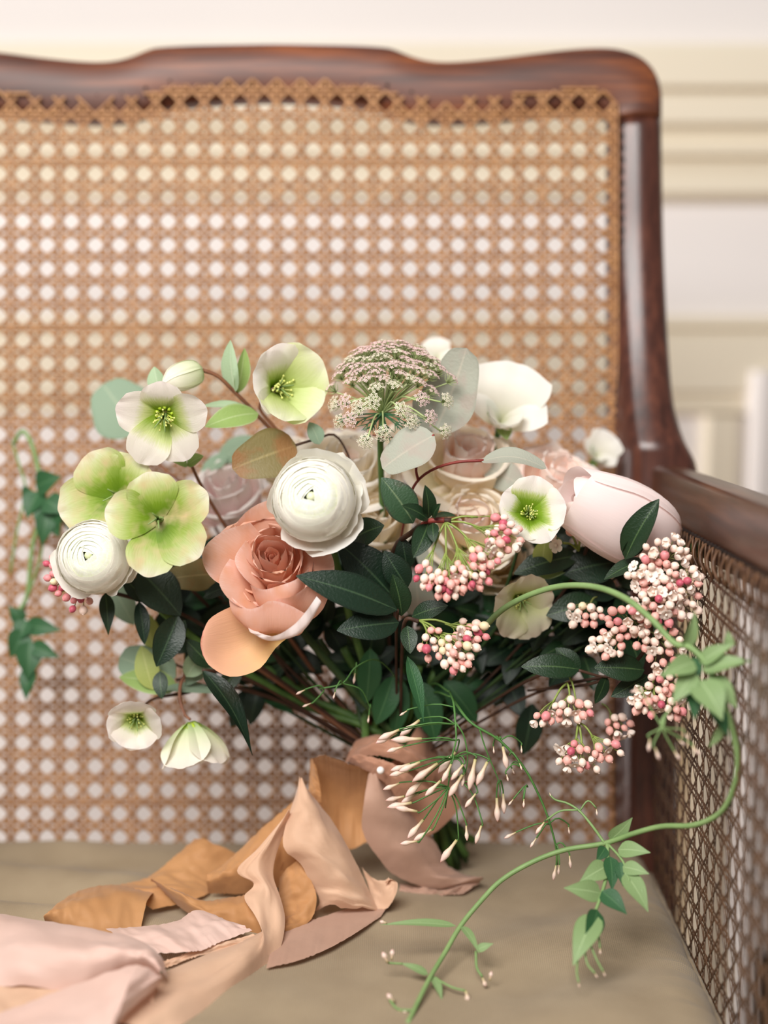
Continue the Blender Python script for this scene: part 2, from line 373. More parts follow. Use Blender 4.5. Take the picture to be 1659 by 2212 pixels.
# ------------------------------------------------------------------ seat cushion
def cushion():
    mb = MB(); x0, x1, y0, y1 = XL+.012, XR-.0075, .50, 1.012; nx, ny = 150, 130; H = .085
    pts = []; uvs = []
    def prof(d):                                     # rounded rim: d = distance from the edge
        r = .028; return 0 if d >= r else -(r - math.sqrt(max(r*r-(r-d)**2, 0)))*.8
    for j in range(ny+1):
        fy = j/ny; yy = y0+(y1-y0)*(.5-.5*math.cos(math.pi*fy))
        for i in range(nx+1):
            fx = i/nx; xx = x0+(x1-x0)*(.5-.5*math.cos(math.pi*fx))
            dx = min(xx-x0, x1-xx); dy = min(yy-y0, y1-yy); h = prof(dx)+prof(dy)
            e = max(0, 1-(x1-xx)/.035); e0 = min(1, (x1-xx)/.004)
            h += .0034*e*e0*math.sin(yy*2*math.pi/.0135+3*noise.noise(Vector((yy*40, 0, 1))))*min(1, dy/.03)
            q = Vector((xx, yy, 0))
            fold = math.exp(-((xx+.27)/.13)**2)
            h += fold*min(1, (y1-yy)/.12)*(.0095*math.sin((yy*1.0+.22*xx)*2*math.pi/.062+.8)+.005*noise.noise(q*28))
            h += .0022*noise.noise(q*14+Vector((5, 2, 0)))+.001*noise.noise(q*45)
            h += .0035*math.sin((xx*.55-yy+.2)*2*math.pi/.10)*math.exp(-((xx-.10)/.09)**2)*math.exp(-((yy-.80)/.12)**2)
            h -= .003*max(0, (yy-.93)/.09)**2
            pts.append((xx, yy, SEAT+h)); uvs.append((fx, fy))
    mb.grid(pts, nx, ny, uvs)
    ring = [pts[i] for i in range(nx+1)] + [pts[j*(nx+1)+nx] for j in range(1, ny+1)] + [pts[ny*(nx+1)+i] for i in range(nx-1, -1, -1)] + [pts[j*(nx+1)] for j in range(ny-1, 0, -1)]
    cx, cy = (x0+x1)/2, (y0+y1)/2
    def ringat(z, k): return [(cx+(p[0]-cx)*k, cy+(p[1]-cy)*k, z) for p in ring]
    mb.loft([ringat(SEAT-H-.005, .95), ringat(SEAT-H, .975), ringat(SEAT-.06, 1.0), ring], cap=True)
    o = mb.build('seat_cushion', LINEN, origin=Vector((cx, cy, SEAT-H)))
    return tag(o, 'taupe linen seat cushion with a gathered edge, lying in the cane armchair', 'cushion')
cush = cushion(); cush['_o'] = tuple(cush.location)
mb = MB()
mb.tube([(XR-.0065, .52+.48*i/60, SEAT-.021+.0006*math.sin(i*2.1)) for i in range(61)], .0026, 7)
mb.build('piping', LINEN, cush)

# ------------------------------------------------------------------ plant builders
def arc(L, angs, r0=0.0, z0=0.0, n=24):
    """profile in (radius, height): travels a length L, heading turning through angs (degrees, 0 = outward, 90 = up)"""
    pts = [(r0, z0)]; r, z = r0, z0
    for i in range(n):
        a = math.radians(cr1(angs, (i+.5)/n)); r += math.cos(a)*L/n; z += math.sin(a)*L/n; pts.append((r, z))
    return pts
def petal(mb, M, phi, prof, hw, nu=8, nv=9, wrap=.6, tipk=.22, tipp=2.4, ruf=0, rk=3, cup=0, ph=0, edge=0, skew=0):
    pts = []; uvs = []
    for j in range(nv+1):
        v = j/nv
        for i in range(nu+1):
            u = -1+2*i/nu; s = v*(1-tipk*abs(u)**tipp)
            r, z = cr(prof, s); r2, z2 = cr(prof, max(s-.04, 0)); r3, z3 = cr(prof, min(s+.04, 1))
            w = cr1(hw, s); dr, dz = r3-r2, z3-z2; l = math.hypot(dr, dz) or 1; nr, n_z = -dz/l, dr/l
            off = cup*w*u*u + ruf*s*s*(.6*math.sin(rk*math.pi*u+ph)+.4*math.sin(rk*1.7*math.pi*u+2.3*ph+1))*(.35+.65*abs(u)) - edge*w*max(0, s-.55)**2*(.4+u*u)
            off += .03*w*noise.noise(Vector((u*2+ph, s*2.5, ph*3)))
            r += nr*off; z += n_z*off; x = u*w + skew*s*s
            a = phi + wrap*x/max(r, w*.75, 1e-4); tx = (1-wrap)*x
            pts.append(M @ Vector((r*math.cos(a)-tx*math.sin(phi), r*math.sin(a)+tx*math.cos(phi), z))); uvs.append((i/nu, s))
    mb.grid(pts, nu, nv, uvs)
TIE, END = (862, 1662, .955), (1000, 1858, .985)
def stem(t, base, d, mat, r=.0022, k=.03, seed=0, mid=None, below=True, name='stem'):
    """from a bloom down into the tied bundle and out below the ribbon"""
    q = random.Random(seed); a = q.uniform(0, 6.28); rr = .019*math.sqrt(q.random())
    ax = (V3(END)-V3(TIE)).normalized(); e1 = ax.orthogonal().normalized(); e2 = ax.cross(e1)
    o = (e1*math.cos(a)+e2*math.sin(a))*rr; o2 = (e1*math.cos(a+2.4)+e2*math.sin(a+2.4))*rr*.9
    T = V3(TIE)+o; E = V3(END)+o2*.8 - ax*q.uniform(0, .018)
    pts = [Vector(base), Vector(base)+Vector(d)*k]
    if mid: pts += [V3(p) for p in mid]
    pts += [T + (pts[-1]-T).normalized()*.035 - ax*.010, T]
    if below: pts += [E]
    mb = MB(); mb.tube(pts, lambda s: r, 7, 26); return mb.build(name, mat, t)
def leaf(mb, base, tip, wpx, face=(0, 0, 1), bend=.08, fold=.12, shape='ellip', nu=6, nv=10, wave=.0, ph=0, twist=0):
    A, B = V3(base), V3(tip); ax = B-A; L = ax.length; ax.normalize(); n = dirv(face); nv = 20 if shape == 'round' else nv; sd = ax.cross(n).normalized(); n = sd.cross(ax).normalized()
    w = m(wpx, base[2])/2; pts = []; uvs = []
    for j in range(nv+1):
        v = j/nv
        if shape == 'ellip': f = math.sin(math.pi*v**.85)**.75
        elif shape == 'round': f = math.sqrt(max(0, 1-(2*v-1)**2))**.9*(1+.12*math.sin(math.pi*v*2))
        elif shape == 'lance': f = math.sin(math.pi*v**.7)**1.1
        else: f = math.sin(math.pi*min(1, v**.62))**.95*(1-.15*v)
        f = max(f, .035)
        tw = twist*v; s2 = sd*math.cos(tw)+n*math.sin(tw); n2 = n*math.cos(tw)-sd*math.sin(tw)
        for i in range(nu+1):
            u = -1+2*i/nu
            p = A+ax*(L*v)+n*(bend*L*math.sin(math.pi*v)) + s2*(u*w*f) + n2*(fold*w*f*abs(u)**1.3 + wave*w*math.sin(v*11+u*2+ph)*abs(u))
            pts.append(p); uvs.append((i/nu, v))
    mb.grid(pts, nu, nv, uvs)
def add_leaf(t, mat, *a, name='leaf', label=None, parent=None, **k):
    mb = MB(); leaf(mb, *a, **k); return mb.build(name, mat, parent or t, label=label)
def add_tube(t, mat, pts, rpx, name='stem', n=20, seg=6, taper=1.0, parent=None):
    mb = MB(); r = m(rpx, pts[0][2]); mb.tube([V3(p) for p in pts], lambda s: r*(1-(1-taper)*s), seg, n); return mb.build(name, mat, parent or t)

# plant materials
G_STEM = plain('green stem', (62, 92, 44), (88, 120, 58), 90, .5, .3, bmp=.1)
D_STEM = plain('dark green stem', (40, 62, 34), (60, 84, 44), 90, .5, .3)
B_STEM = plain('brown stem', (104, 66, 48), (138, 92, 66), 120, .6, .3, bmp=.1)
R_STEM = plain('red stem', (112, 42, 40), (136, 60, 50), 120, .5, .3)
K_STEM = plain('dark brown stem', (58, 40, 32), (78, 52, 38), 120, .6, .3)
V_STEM = plain('vine stem', (112, 140, 86), (130, 156, 100), 90, .5, .3)
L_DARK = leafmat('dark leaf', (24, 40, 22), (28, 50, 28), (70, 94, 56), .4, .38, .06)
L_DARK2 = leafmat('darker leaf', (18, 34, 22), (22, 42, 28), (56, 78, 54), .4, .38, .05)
L_BRUISED = leafmat('bruised leaf', (48, 62, 44), (52, 78, 52), (104, 122, 88), .4, .45, .08, (96, 52, 56))
L_EUC = leafmat('eucalyptus leaf', (156, 158, 144), (162, 164, 150), (180, 176, 160), .6, .25, .12, (168, 152, 142))
L_EUC2 = leafmat('blue green leaf', (132, 154, 130), (138, 160, 136), (158, 174, 148), .6, .25, .18)
L_RUST = leafmat('rust leaf', (116, 104, 62), (124, 112, 72), (150, 136, 92), .5, .3, .15, (146, 92, 54))
L_GREEN = leafmat('bract green', (160, 178, 126), (142, 168, 96), (172, 190, 136), .5, .3, .22)
L_SAGE = leafmat('bract sage', (160, 184, 150), (166, 190, 154), (190, 206, 176), .55, .3, .25)
L_JAS = leafmat('jasmine leaf', (124, 152, 98), (134, 160, 108), (164, 188, 138), .45, .35, .2)
L_JASD = leafmat('dark jasmine leaf', (44, 84, 50), (50, 92, 56), (80, 120, 78), .45, .35, .15)
L_YEL = leafmat('yellow green leaf', (168, 176, 92), (162, 172, 96), (186, 190, 120), .5, .3, .2)
P_TERRA = petalmat('terracotta petal', [(0, (222, 184, 118)), (.3, (222, 168, 136)), (.7, (232, 184, 160)), (.95, (236, 190, 172)), (1, (240, 204, 192))], (230, 172, 140), .36, .5)
P_TERRA2 = petalmat('peach petal', [(0, (226, 192, 108)), (.22, (230, 192, 130)), (.5, (232, 182, 142)), (.92, (232, 176, 150)), (1, (216, 140, 122))], None, .3, .5)
P_WHITE = petalmat('white petal', [(0, (222, 224, 190)), (.35, (242, 240, 228)), (1, (248, 246, 240))], None, .38, .55, .15)
P_WHITEC = petalmat('white heart petal', [(0, (190, 202, 140)), (.6, (222, 226, 190)), (.88, (236, 238, 214)), (.97, (244, 245, 234)), (1, (246, 247, 240))], None, .3, .55, .1)
P_CREAM = petalmat('cream petal', [(0, (236, 232, 196)), (.35, (248, 242, 226)), (1, (250, 244, 236))], None, .4, .55)
P_BLUSH = petalmat('blush petal', [(0, (246, 232, 206)), (.4, (250, 234, 222)), (.8, (250, 238, 230)), (1, (252, 243, 238))], (250, 224, 214), .42, .55)
P_CHAMP = petalmat('champagne petal', [(0, (232, 224, 176)), (.4, (246, 236, 212)), (1, (250, 240, 226))], None, .4, .55)
P_TULIP = petalmat('shell pink petal', [(0, (244, 232, 214)), (.3, (250, 236, 232)), (.85, (252, 240, 238)), (1, (250, 236, 232))], None, .36, .5, .12)
P_PINK = petalmat('pink white petal', [(0, (244, 222, 222)), (.6, (248, 238, 236)), (1, (250, 242, 240))], None, .4, .55)
H_WHITE = petalmat('white hellebore petal', [(0, (118, 150, 30)), (.2, (152, 180, 62)), (.42, (212, 222, 156)), (.6, (246, 242, 230)), (1, (252, 244, 240))], None, .48, .5)
H_WHITEG = petalmat('white and green hellebore petal', [(0, (112, 150, 24)), (.38, (142, 178, 48)), (.52, (200, 216, 130)), (.64, (246, 243, 230)), (1, (252, 246, 242))], None, .45, .5)
H_GREEN = petalmat('green hellebore petal', [(0, (92, 128, 16)), (.3, (122, 154, 40)), (.48, (160, 182, 84)), (.75, (204, 212, 150)), (.96, (228, 227, 200)), (1, (236, 226, 206))], (212, 192, 144), .35, .5)
H_LIME = petalmat('lime hellebore petal', [(0, (140, 168, 52)), (.3, (184, 202, 106)), (.7, (218, 228, 166)), (1, (238, 240, 212))], None, .4, .5)
H_CREAM = petalmat('cream hellebore petal', [(0, (150, 176, 70)), (.35, (208, 214, 150)), (.7, (230, 226, 192)), (1, (234, 218, 196))], None, .35, .5)
H_PALE = petalmat('pale hellebore petal', [(0, (176, 200, 130)), (.35, (220, 226, 190)), (.8, (240, 236, 222)), (1, (240, 230, 220))], None, .35, .5)
EYE = plain('ranunculus eye', (206, 216, 164), (226, 230, 196), 300, .5)
STAM = plain('stamen', (206, 212, 110), (222, 224, 138), 200, .5)
NECT = plain('nectary', (160, 186, 40), (180, 200, 70), 200, .4)
SEPAL = leafmat('sepal', (92, 128, 62), (104, 142, 70), (130, 160, 92), .5, .3, .15)

# ------------------------------------------------------------------ roses
def rose(name, label, px, py, z, d, roll, Rpx, mats, layers, H=1.0, seed=1, outer=None, heart=1.0, group=None, mid=None, cat='rose', seq=0):
    q = random.Random(seed); Rr = m(Rpx, z); M = axes(P(px, py, z), dirv(d), roll)
    t = thing(name, label, cat, P(px, py, z) - dirv(d)*Rr*.8, group)
    gold = 2.399; ang = q.uniform(0, 6)
    for k, (r, n, ht, op, rf) in enumerate(layers):
        for i in range(n):
            a = ang + i*2*math.pi/n + q.uniform(-.34, .34); r_ = r*Rr*q.uniform(.90, 1.08); h = ht*Rr*H + Rr*q.uniform(-.07, .07); zb = -.75*Rr*H
            Hh = h-zb
            prof = [(.06*Rr, zb), (r_*.62+.03*Rr, zb+.18*Hh), (r_*.98, zb+.5*Hh), (r_*(1.0+.10*op), zb+.8*Hh), (r_*(1+.34*op), h - .02*Rr), (r_*(1+.62*op), h-.22*op*Rr*.8)] if op > 0 else \
                   [(.04*Rr, zb), (r_*.9, zb+.2*Hh), (r_*1.08, zb+.5*Hh), (r_*(1.0+.1*op), zb+.8*Hh), (r_*(.94+.3*op), h)]
            w = max(r_*2*math.pi/n*q.uniform(.78, 1.0), .12*Rr)
            mb = MB(); petal(mb, M, a, prof, [w*.35, w*.8, w*1.02, w*1.05, w*.98, w*.86], 10, 12, .82, .15, 2.4, rf*1.5*Rr, q.choice((1.3, 1.9, 2.6)), 0, q.uniform(0, 6), .05*op, q.uniform(-.12, .12)*w)
            mb.build('petal', mats[min(k, len(mats)-1)], t)
        ang += gold
    mb = MB()                                            # rolled heart
    pts = []; n = 44
    for j in range(6):
        for i in range(n+1):
            f = i/n; a = f*4.2*math.pi; rr = Rr*(.035+.13*f)*heart*(1.0-.12*j/5); pts.append(M @ Vector((rr*math.cos(a), rr*math.sin(a), (-.55+(.75-.08*f)*j/5)*Rr*H*.9 + .012*Rr*math.sin(a*2.3))))
    mb.grid(pts, n, 5, [(i/n, j/5) for j in range(6) for i in range(n+1)]); mb.build('rolled_heart', mats[0], t)
    if outer: outer(t, M, Rr)
    mb = MB(); mb.ball(M @ Vector((0, 0, -.85*Rr*H)), Rr*.16, 8, 6); hp = mb.build('calyx', SEPAL, t)
    for i in range(5):
        mb = MB(); petal(mb, M, i*1.2566, [(0.06*Rr, -.86*Rr), (.22*Rr, -.84*Rr), (.42*Rr, -.72*Rr), (.6*Rr, -.66*Rr)], [.05*Rr, .09*Rr, .06*Rr, .006*Rr], 4, 6, .2, 0); mb.build('sepal', SEPAL, t)
    stem(t, M @ Vector((0, 0, -.9*Rr*H)), -dirv(d), D_STEM, .0026, .03, seed*7+3, mid); return t
LY_OPEN = [(.13, 3, .30, 0, .02), (.22, 4, .30, 0, .03), (.33, 5, .25, .12, .035), (.46, 5, .16, .25, .04), (.60, 5, .04, .4, .045), (.74, 5, -.12, .55, .04)]
LY_SOFT = [(.15, 3, .34, 0, .02), (.29, 3, .36, .04, .04), (.47, 4, .28, .16, .05), (.70, 4, .08, .36, .06)]

def rim_petal(t, mat, base, rim, bulge, name='petal', bw=10, nu=14, nv=11, ruf=.0008, ph=0, curl=.0015, label=None):
    """a petal spanned from its foot to a given wavy rim, bellied outwards"""
    mb = MB(); pts = []; uvs = []; B = V3(base); c = sum((V3(r) for r in rim), Vector())/len(rim)
    n = (V3(rim[-1])-B).cross(V3(rim[0])-B).normalized(); n = -n if n.dot(F) > 0 else n
    sd = (V3(rim[-1])-V3(rim[0])).normalized()*m(bw, base[2])
    for j in range(nv+1):
        v = j/nv
        for i in range(nu+1):
            u = i/nu; q = B + sd*(2*u-1); r = V3(cr(rim, u)); p = q.lerp(r, v)
            spread = math.sin(math.pi*v)*.16; p = p + (r-c)*spread
            p = p + n*(bulge*math.sin(math.pi*v**.9)*(.55+.45*math.sin(math.pi*u)) + ruf*v*v*math.sin(u*8+ph)) + n*curl*max(0, v-.85)/.15*math.sin(u*5+ph)
            pts.append(p); uvs.append((u, v))
    mb.grid(pts, nu, nv, uvs); return mb.build(name, mat, t, label=label)
def terra_outer(t):
    K = (592, 1262, .890)
    rim_petal(t, P_TERRA, K, [(498, 1172, .879), (514, 1124, .878), (552, 1092, .877), (602, 1080, .876), (650, 1098, .877), (672, 1146, .879)], -.004, ph=1)
    rim_petal(t, P_TERRA, K, [(536, 1128, .870), (486, 1146, .864), (448, 1180, .860), (440, 1214, .859), (454, 1246, .860), (484, 1268, .863)], .004, ph=2)
    rim_petal(t, P_TERRA, K, [(660, 1150, .874), (694, 1176, .868), (718, 1206, .864), (724, 1238, .864), (704, 1276, .866)], .004, ph=3)
    rim_petal(t, P_TERRA, (590, 1330, .882), [(502, 1204, .860), (484, 1234, .854), (473, 1262, .851), (482, 1288, .848), (508, 1308, .847), (548, 1322, .847)], .006, ph=4)
    rim_petal(t, P_TERRA, (620, 1345, .876), [(596, 1296, .849), (630, 1282, .846), (664, 1264, .847), (694, 1272, .850), (708, 1296, .855)], .007, ph=6)
    rim_petal(t, P_TERRA, (592, 1362, .868), [(492, 1292, .850), (530, 1314, .846), (560, 1306, .845), (584, 1294, .845), (622, 1306, .846), (664, 1330, .850)], .010, bw=26, ph=5)
def terra_inner(t):
    rim_petal(t, P_TERRA, (604, 1335, .872), [(540, 1258, .852), (572, 1274, .849), (608, 1268, .848), (640, 1252, .849), (668, 1226, .853)], .007, ph=8)
    rim_petal(t, P_TERRA, (580, 1300, .874), [(528, 1168, .862), (514, 1206, .857), (522, 1244, .853), (552, 1276, .852)], .005, ph=9)
def big_petal(t):
    # the loose lower petal: a wide shallow scoop hanging to the lower left
    rails = [[(655, 1355, .868), (690, 1300, .872), (706, 1290, .868)],
             [(600, 1395, .862), (600, 1330, .876), (640, 1278, .876)],
             [(560, 1445, .858), (540, 1385, .872), (560, 1290, .872)],
             [(500, 1462, .852), (485, 1405, .862), (500, 1310, .864)],
             [(455, 1440, .85), (446, 1400, .852), (455, 1335, .857)],
             [(438, 1415, .85), (433, 1390, .85), (438, 1365, .853)]]
    mb = MB(); pts = []; uvs = []; nu, nv = 12, 18
    for j in range(nv+1):
        v = j/nv
        row = [cr([rr[k] for rr in rails], v) for k in range(3)]
        for i in range(nu+1):
            u = i/nu; pts.append(V3(cr(row, u))); uvs.append((u, v))
    mb.grid(pts, nu, nv, uvs); mb.build('petal', P_TERRA2, t, label='loose peach petal hanging from the bloom')
    rails = [[(535, 1352, .852), (541, 1366, .845), (556, 1370, .842)], [(575, 1372, .850), (580, 1384, .842), (592, 1374, .838)], [(620, 1376, .848), (630, 1376, .84), (632, 1352, .838)],
             [(655, 1362, .848), (664, 1350, .840), (660, 1322, .838)], [(690, 1310, .850), (694, 1300, .845), (684, 1288, .846)]]
    mb = MB(); pts = []; uvs = []
    for j in range(nv+1):
        row = [cr([rr[k] for rr in rails], j/nv) for k in range(3)]
        for i in range(7): pts.append(V3(cr(row, i/6))+F*.0008*math.sin(j*1.7)); uvs.append((j/nv, .75+.25*i/6))
    mb.grid(pts, 6, nv, uvs); mb.build('petal', P_PINK, t, label='pale curled rim of the lowest petal')
terra = rose('garden_rose', 'large terracotta garden rose with a loose peach petal hanging below it', 588, 1208, .872, (.02, .50, 1), 0, 104, [P_TERRA],
     [(.14, 3, .30, 0, .02), (.26, 3, .34, 0, .03), (.42, 4, .34, .04, .04), (.60, 4, .24, .12, .05), (.80, 4, .10, .18, .06), (.98, 5, -.06, .28, .06)], 1.0, 3, None, mid=[(700, 1420, .92)])
terra_outer(terra); terra_inner(terra)
big_petal(terra)
GR = 'pale roses in the bouquet'
rose('blush_rose', 'ruffled blush rose behind the grey eucalyptus leaf at the top of the bouquet', 1010, 985, .94, (.05, .8, .75), .4, 106, [P_BLUSH, P_BLUSH, P_BLUSH, P_CHAMP], LY_SOFT+[(.98, 5, -.25, .5, .07)], 1.0, 11, group=GR, mid=[(900, 1300, .96)])
rose('blush_rose', 'blush rose under the eucalyptus twig, just left of the small white hellebore', 1020, 1125, .922, (-.1, .6, 1), .1, 98, [P_BLUSH, P_BLUSH, P_CHAMP], LY_SOFT+[(.95, 4, -.18, .38, .06)], 1.25, 12, group=GR, mid=[(930, 1350, .95)])
rose('cream_rose', 'cream rose directly above and behind the big white ranunculus', 755, 1000, .94, (.15, .8, .8), 1.1, 108, [P_BLUSH, P_CREAM], LY_SOFT+[(.95, 5, -.2, .45, .07)], 1.0, 13, group=GR, mid=[(800, 1300, .96)])
rose('cream_rose', 'pale rose half hidden below the lacy pink umbel', 882, 945, .985, (0, .85, .6), 2, 72, [P_BLUSH, P_CREAM], LY_SOFT, .9, 14, group=GR, mid=[(850, 1300, .98)])
rose('blush_rose', 'pink blush rose behind the fat shell pink bud, by the arm rail', 1212, 1030, .95, (.2, .75, .75), .7, 100, [P_BLUSH], LY_SOFT+[(.95, 5, -.2, .45, .07)], 1.0, 15, group=GR, mid=[(1050, 1350, .97)])
rose('cream_rose', 'greenish cream rose low on the right side of the big white ranunculus', 815, 1120, .935, (.1, .6, .9), 1.7, 88, [P_CHAMP], LY_SOFT, 1.2, 16, group=GR, mid=[(830, 1350, .95)])
rose('cream_rose', 'champagne rose partly under the pink viburnum buds', 1075, 1205, .94, (.3, .3, 1), .3, 88, [P_BLUSH, P_CHAMP], LY_SOFT, 1.2, 17, group=GR, mid=[(960, 1400, .96)])
rose('white_rose', 'blurred white and pink rose behind the left hellebores', 490, 1058, .965, (-.15, .75, .8), 2.2, 92, [P_PINK], LY_SOFT, 1.1, 18, group=GR, mid=[(650, 1350, .98)])
rose('white_rose', 'blurred white rose beneath the brown hellebore stems', 622, 985, .975, (-.05, .9, .6), .9, 86, [P_PINK, P_CREAM], LY_SOFT, 1.0, 19, group=GR, mid=[(720, 1320, .98)])

# ------------------------------------------------------------------ shell pink bud lying to the right (long closed bloom)
def bud_rose():
    A, B = V3((1450, 1172, .90)), V3((1222, 1062, .875)); d = (B-A).normalized(); L = (B-A).length; M = axes(A, d, .5)
    t = thing('pink_bud', 'fat closed shell pink bloom lying towards the arm rail', 'flower', A, 'pink blooms'); del t['group']
    Rr = m(84, .88)
    for k, (n, s, zt, op) in enumerate(((3, .55, .93, -.25), (3, .8, 1.0, -.1), (3, 1.0, 1.0, .05))):
        for i in range(n):
            a = i*2*math.pi/n + k*1.05 + .4; r_ = Rr*s
            prof = [(.08*Rr, 0), (r_*.62, .06*L), (r_*.95, .28*L), (r_*1.0, .55*L), (r_*(.82+op*.6), .82*L), (r_*(.62+op*1.8), zt*L)]
            mb = MB(); petal(mb, M, a, prof, [w*r_ for w in (.3, .95, 1.28, 1.3, 1.15, .85)], 12, 14, .9, .10, 2.4, .02*Rr, 2.3, 0, k+i*2.1); mb.build('petal', P_TULIP, t)
    mb = MB(); petal(mb, M, 2.0, [(.1*Rr, -.02*L), (.8*Rr, .0), (1.12*Rr, .18*L), (1.25*Rr, .38*L), (1.42*Rr, .5*L)], [w*Rr for w in (.3, .7, .85, .7, .4)], 10, 10, .6, .15, 2.4, .05*Rr, 3); mb.build('petal', P_TULIP, t)
    stem(t, A - d*.002, -d, D_STEM, .0028, .02, 31, [(1330, 1280, .945), (1150, 1420, .965)])
bud_rose()

# ------------------------------------------------------------------ white sweet-pea like blooms at the back
def sweetpea(label, px, py, z, d, roll, Rpx, seed):
    M = axes(P(px, py, z), dirv(d), roll); Rr = m(Rpx, z); t = thing('white_bloom', label, 'flower', P(px, py, z) - dirv((0, 1, 0))*Rr*.7, 'white upright blooms at the back')
    for a, rm, w, h, c in ((1.57, 1.25, .82, .1, .1), (2.25, .95, .6, .25, .2), (.75, 1.0, .6, .22, .2)):
        mb = MB(); petal(mb, M, a, arc(Rr*rm*1.2, [70, 40, 12, -8], .02*Rr, -.3*Rr), [w*Rr*x for x in (.25, .7, 1.0, 1.05, .85)], 12, 10, .1, .22, 2.2, .05*Rr, 2.6, c, seed+a); mb.build('petal', P_WHITE, t)
    for a, w in ((-.9, .5), (-2.2, .5), (-1.5, .5)):
        mb = MB(); petal(mb, M, a, arc(Rr*.95, [85, 60, 60, 95], .02*Rr, -.3*Rr), [w*Rr*x for x in (.25, .75, 1.1, 1.0, .7)], 10, 9, .7, .2, 2.2, .03*Rr, 2.2, .1, seed+a); mb.build('petal', P_WHITE, t)
    for a in (-1.2, 2.6):
        mb = MB(); petal(mb, M, a, arc(Rr*.75, [75, 40, 20], .02*Rr, -.33*Rr), [.02*Rr, .14*Rr, .17*Rr, .01*Rr], 4, 8, .3, 0); mb.build('sepal', L_GREEN, t)
    stem(t, M @ Vector((0, -.1*Rr, -.35*Rr)), dirv((-.2, -1, 0)), G_STEM, .002, .05, seed, [(980, 1250, .985)])
sweetpea('large white ruffled bloom standing right of the grey round leaf', 1085, 905, .945, (.1, .3, 1), -.25, 98, 41)
sweetpea('small white bloom peeping above the lacy umbel', 944, 775, 1.0, (0, .2, 1), .1, 36, 42)
sweetpea('blurred green and white bloom beside the back post', 1288, 985, 1.02, (.2, .2, 1), -.6, 46, 43)

# ------------------------------------------------------------------ ranunculus
def ranunculus(label, px, py, z, d, roll, Rpx, seed, outs, mid=None):
    q = random.Random(seed); Rr = m(Rpx, z); dd = dirv(d); M = axes(P(px, py, z), dd, roll); t = thing('ranunculus', label, 'ranunculus', P(px, py, z)-dd*Rr, 'white ranunculus in the bouquet')
    NL = 10
    for k in range(NL):
        f = k/(NL-1); rad = Rr*(1.0-.27*f); cap = math.radians(74-69*f**.85); n = 4 if k < 8 else 3; a0 = k*1.9+q.uniform(-.3, .3)
        for i in range(n):
            a = a0 + i*2*math.pi/n + q.uniform(-.12, .12); cp = cap + q.uniform(-.06, .06)
            prof = []; 
            for j in range(9):
                th = math.pi*.93 + (cp-math.pi*.93)*j/8; rr_ = rad*(1+.02*math.sin(a*3+j)); lift = .015*Rr*max(0, (j-6)/2)
                prof.append((rr_*math.sin(th)+lift, rad*math.cos(th)*(.86 if math.cos(th) > 0 else .75) - .05*f*Rr + (.0 if j < 8 else .006*Rr)))
            wmax = rad*2*math.pi/n*.78
            hw = [max(wmax*min(1, 1.15*math.sin(math.pi*.93+(cp-math.pi*.93)*j/8)+.12), .03*Rr) for j in range(9)]
            mb = MB(); petal(mb, M, a, prof, hw, 10, 12, 1.0, .07, 2.2, .010*Rr, 2.6, 0, q.uniform(0, 6), .02, 0); mb.build('petal', P_WHITE if k < 5 else P_WHITEC, t)
    mb = MB(); mb.ball(M @ Vector((0, 0, .50*Rr)), .12*Rr, 10, 6); mb.build('green_eye', EYE, t, label='small green eye of the flower')
    for a, prof, hw, rf in outs:
        mb = MB(); petal(mb, M, math.radians(a), [(x*Rr, y*Rr) for x, y in prof], [w*Rr for w in hw], 12, 10, .55, .13, 2.4, rf*Rr, 2.7, .0, a*.7, .06); mb.build('petal', P_WHITE, t)
    stem(t, M @ Vector((0, 0, -.78*Rr)), -dd, G_STEM, .0024, .03, seed+5, mid)
OP = [(.1, -.72), (.6, -.62), (.95, -.3), (1.12, .0)]
ranunculus('large open white ranunculus at the front, overlapping the terracotta rose', 678, 1078, .845, (-.07, .10, 1), 0, 92, 21,
    [(-62, [(.1, -.72), (.6, -.68), (1.0, -.42), (1.34, -.1)], [.3, .7, .8, .6], .03), (-105, [(.1, -.72), (.6, -.68), (.98, -.4), (1.22, -.1)], [.3, .6, .62, .45], .03), (28, [(.1, -.72), (.6, -.65), (1.0, -.35), (1.26, .0)], [.3, .7, .78, .6], .04),
     (72, [(.1, -.72), (.6, -.62), (.95, -.3), (1.18, .05)], [.3, .7, .8, .6], .03), (-12, OP, [.3, .7, .75, .5], .05), (150, [(.1, -.72), (.6, -.62), (.9, -.3), (1.03, .0)], [.3, .7, .8, .6], .03)], [(760, 1350, .92)])
ranunculus('smaller white ranunculus at the far left under the green hellebore', 202, 1204, .872, (-.06, .12, 1), .7, 80, 22,
    [(-38, [(.1, -.72), (.6, -.68), (1.0, -.4), (1.22, -.05)], [.3, .65, .7, .5], .05), (170, [(.1, -.72), (.6, -.62), (.95, -.3), (1.16, .06)], [.3, .7, .8, .55], .03), (-70, OP, [.3, .65, .7, .45], .05)], [(420, 1380, .93), (650, 1520, .955)])

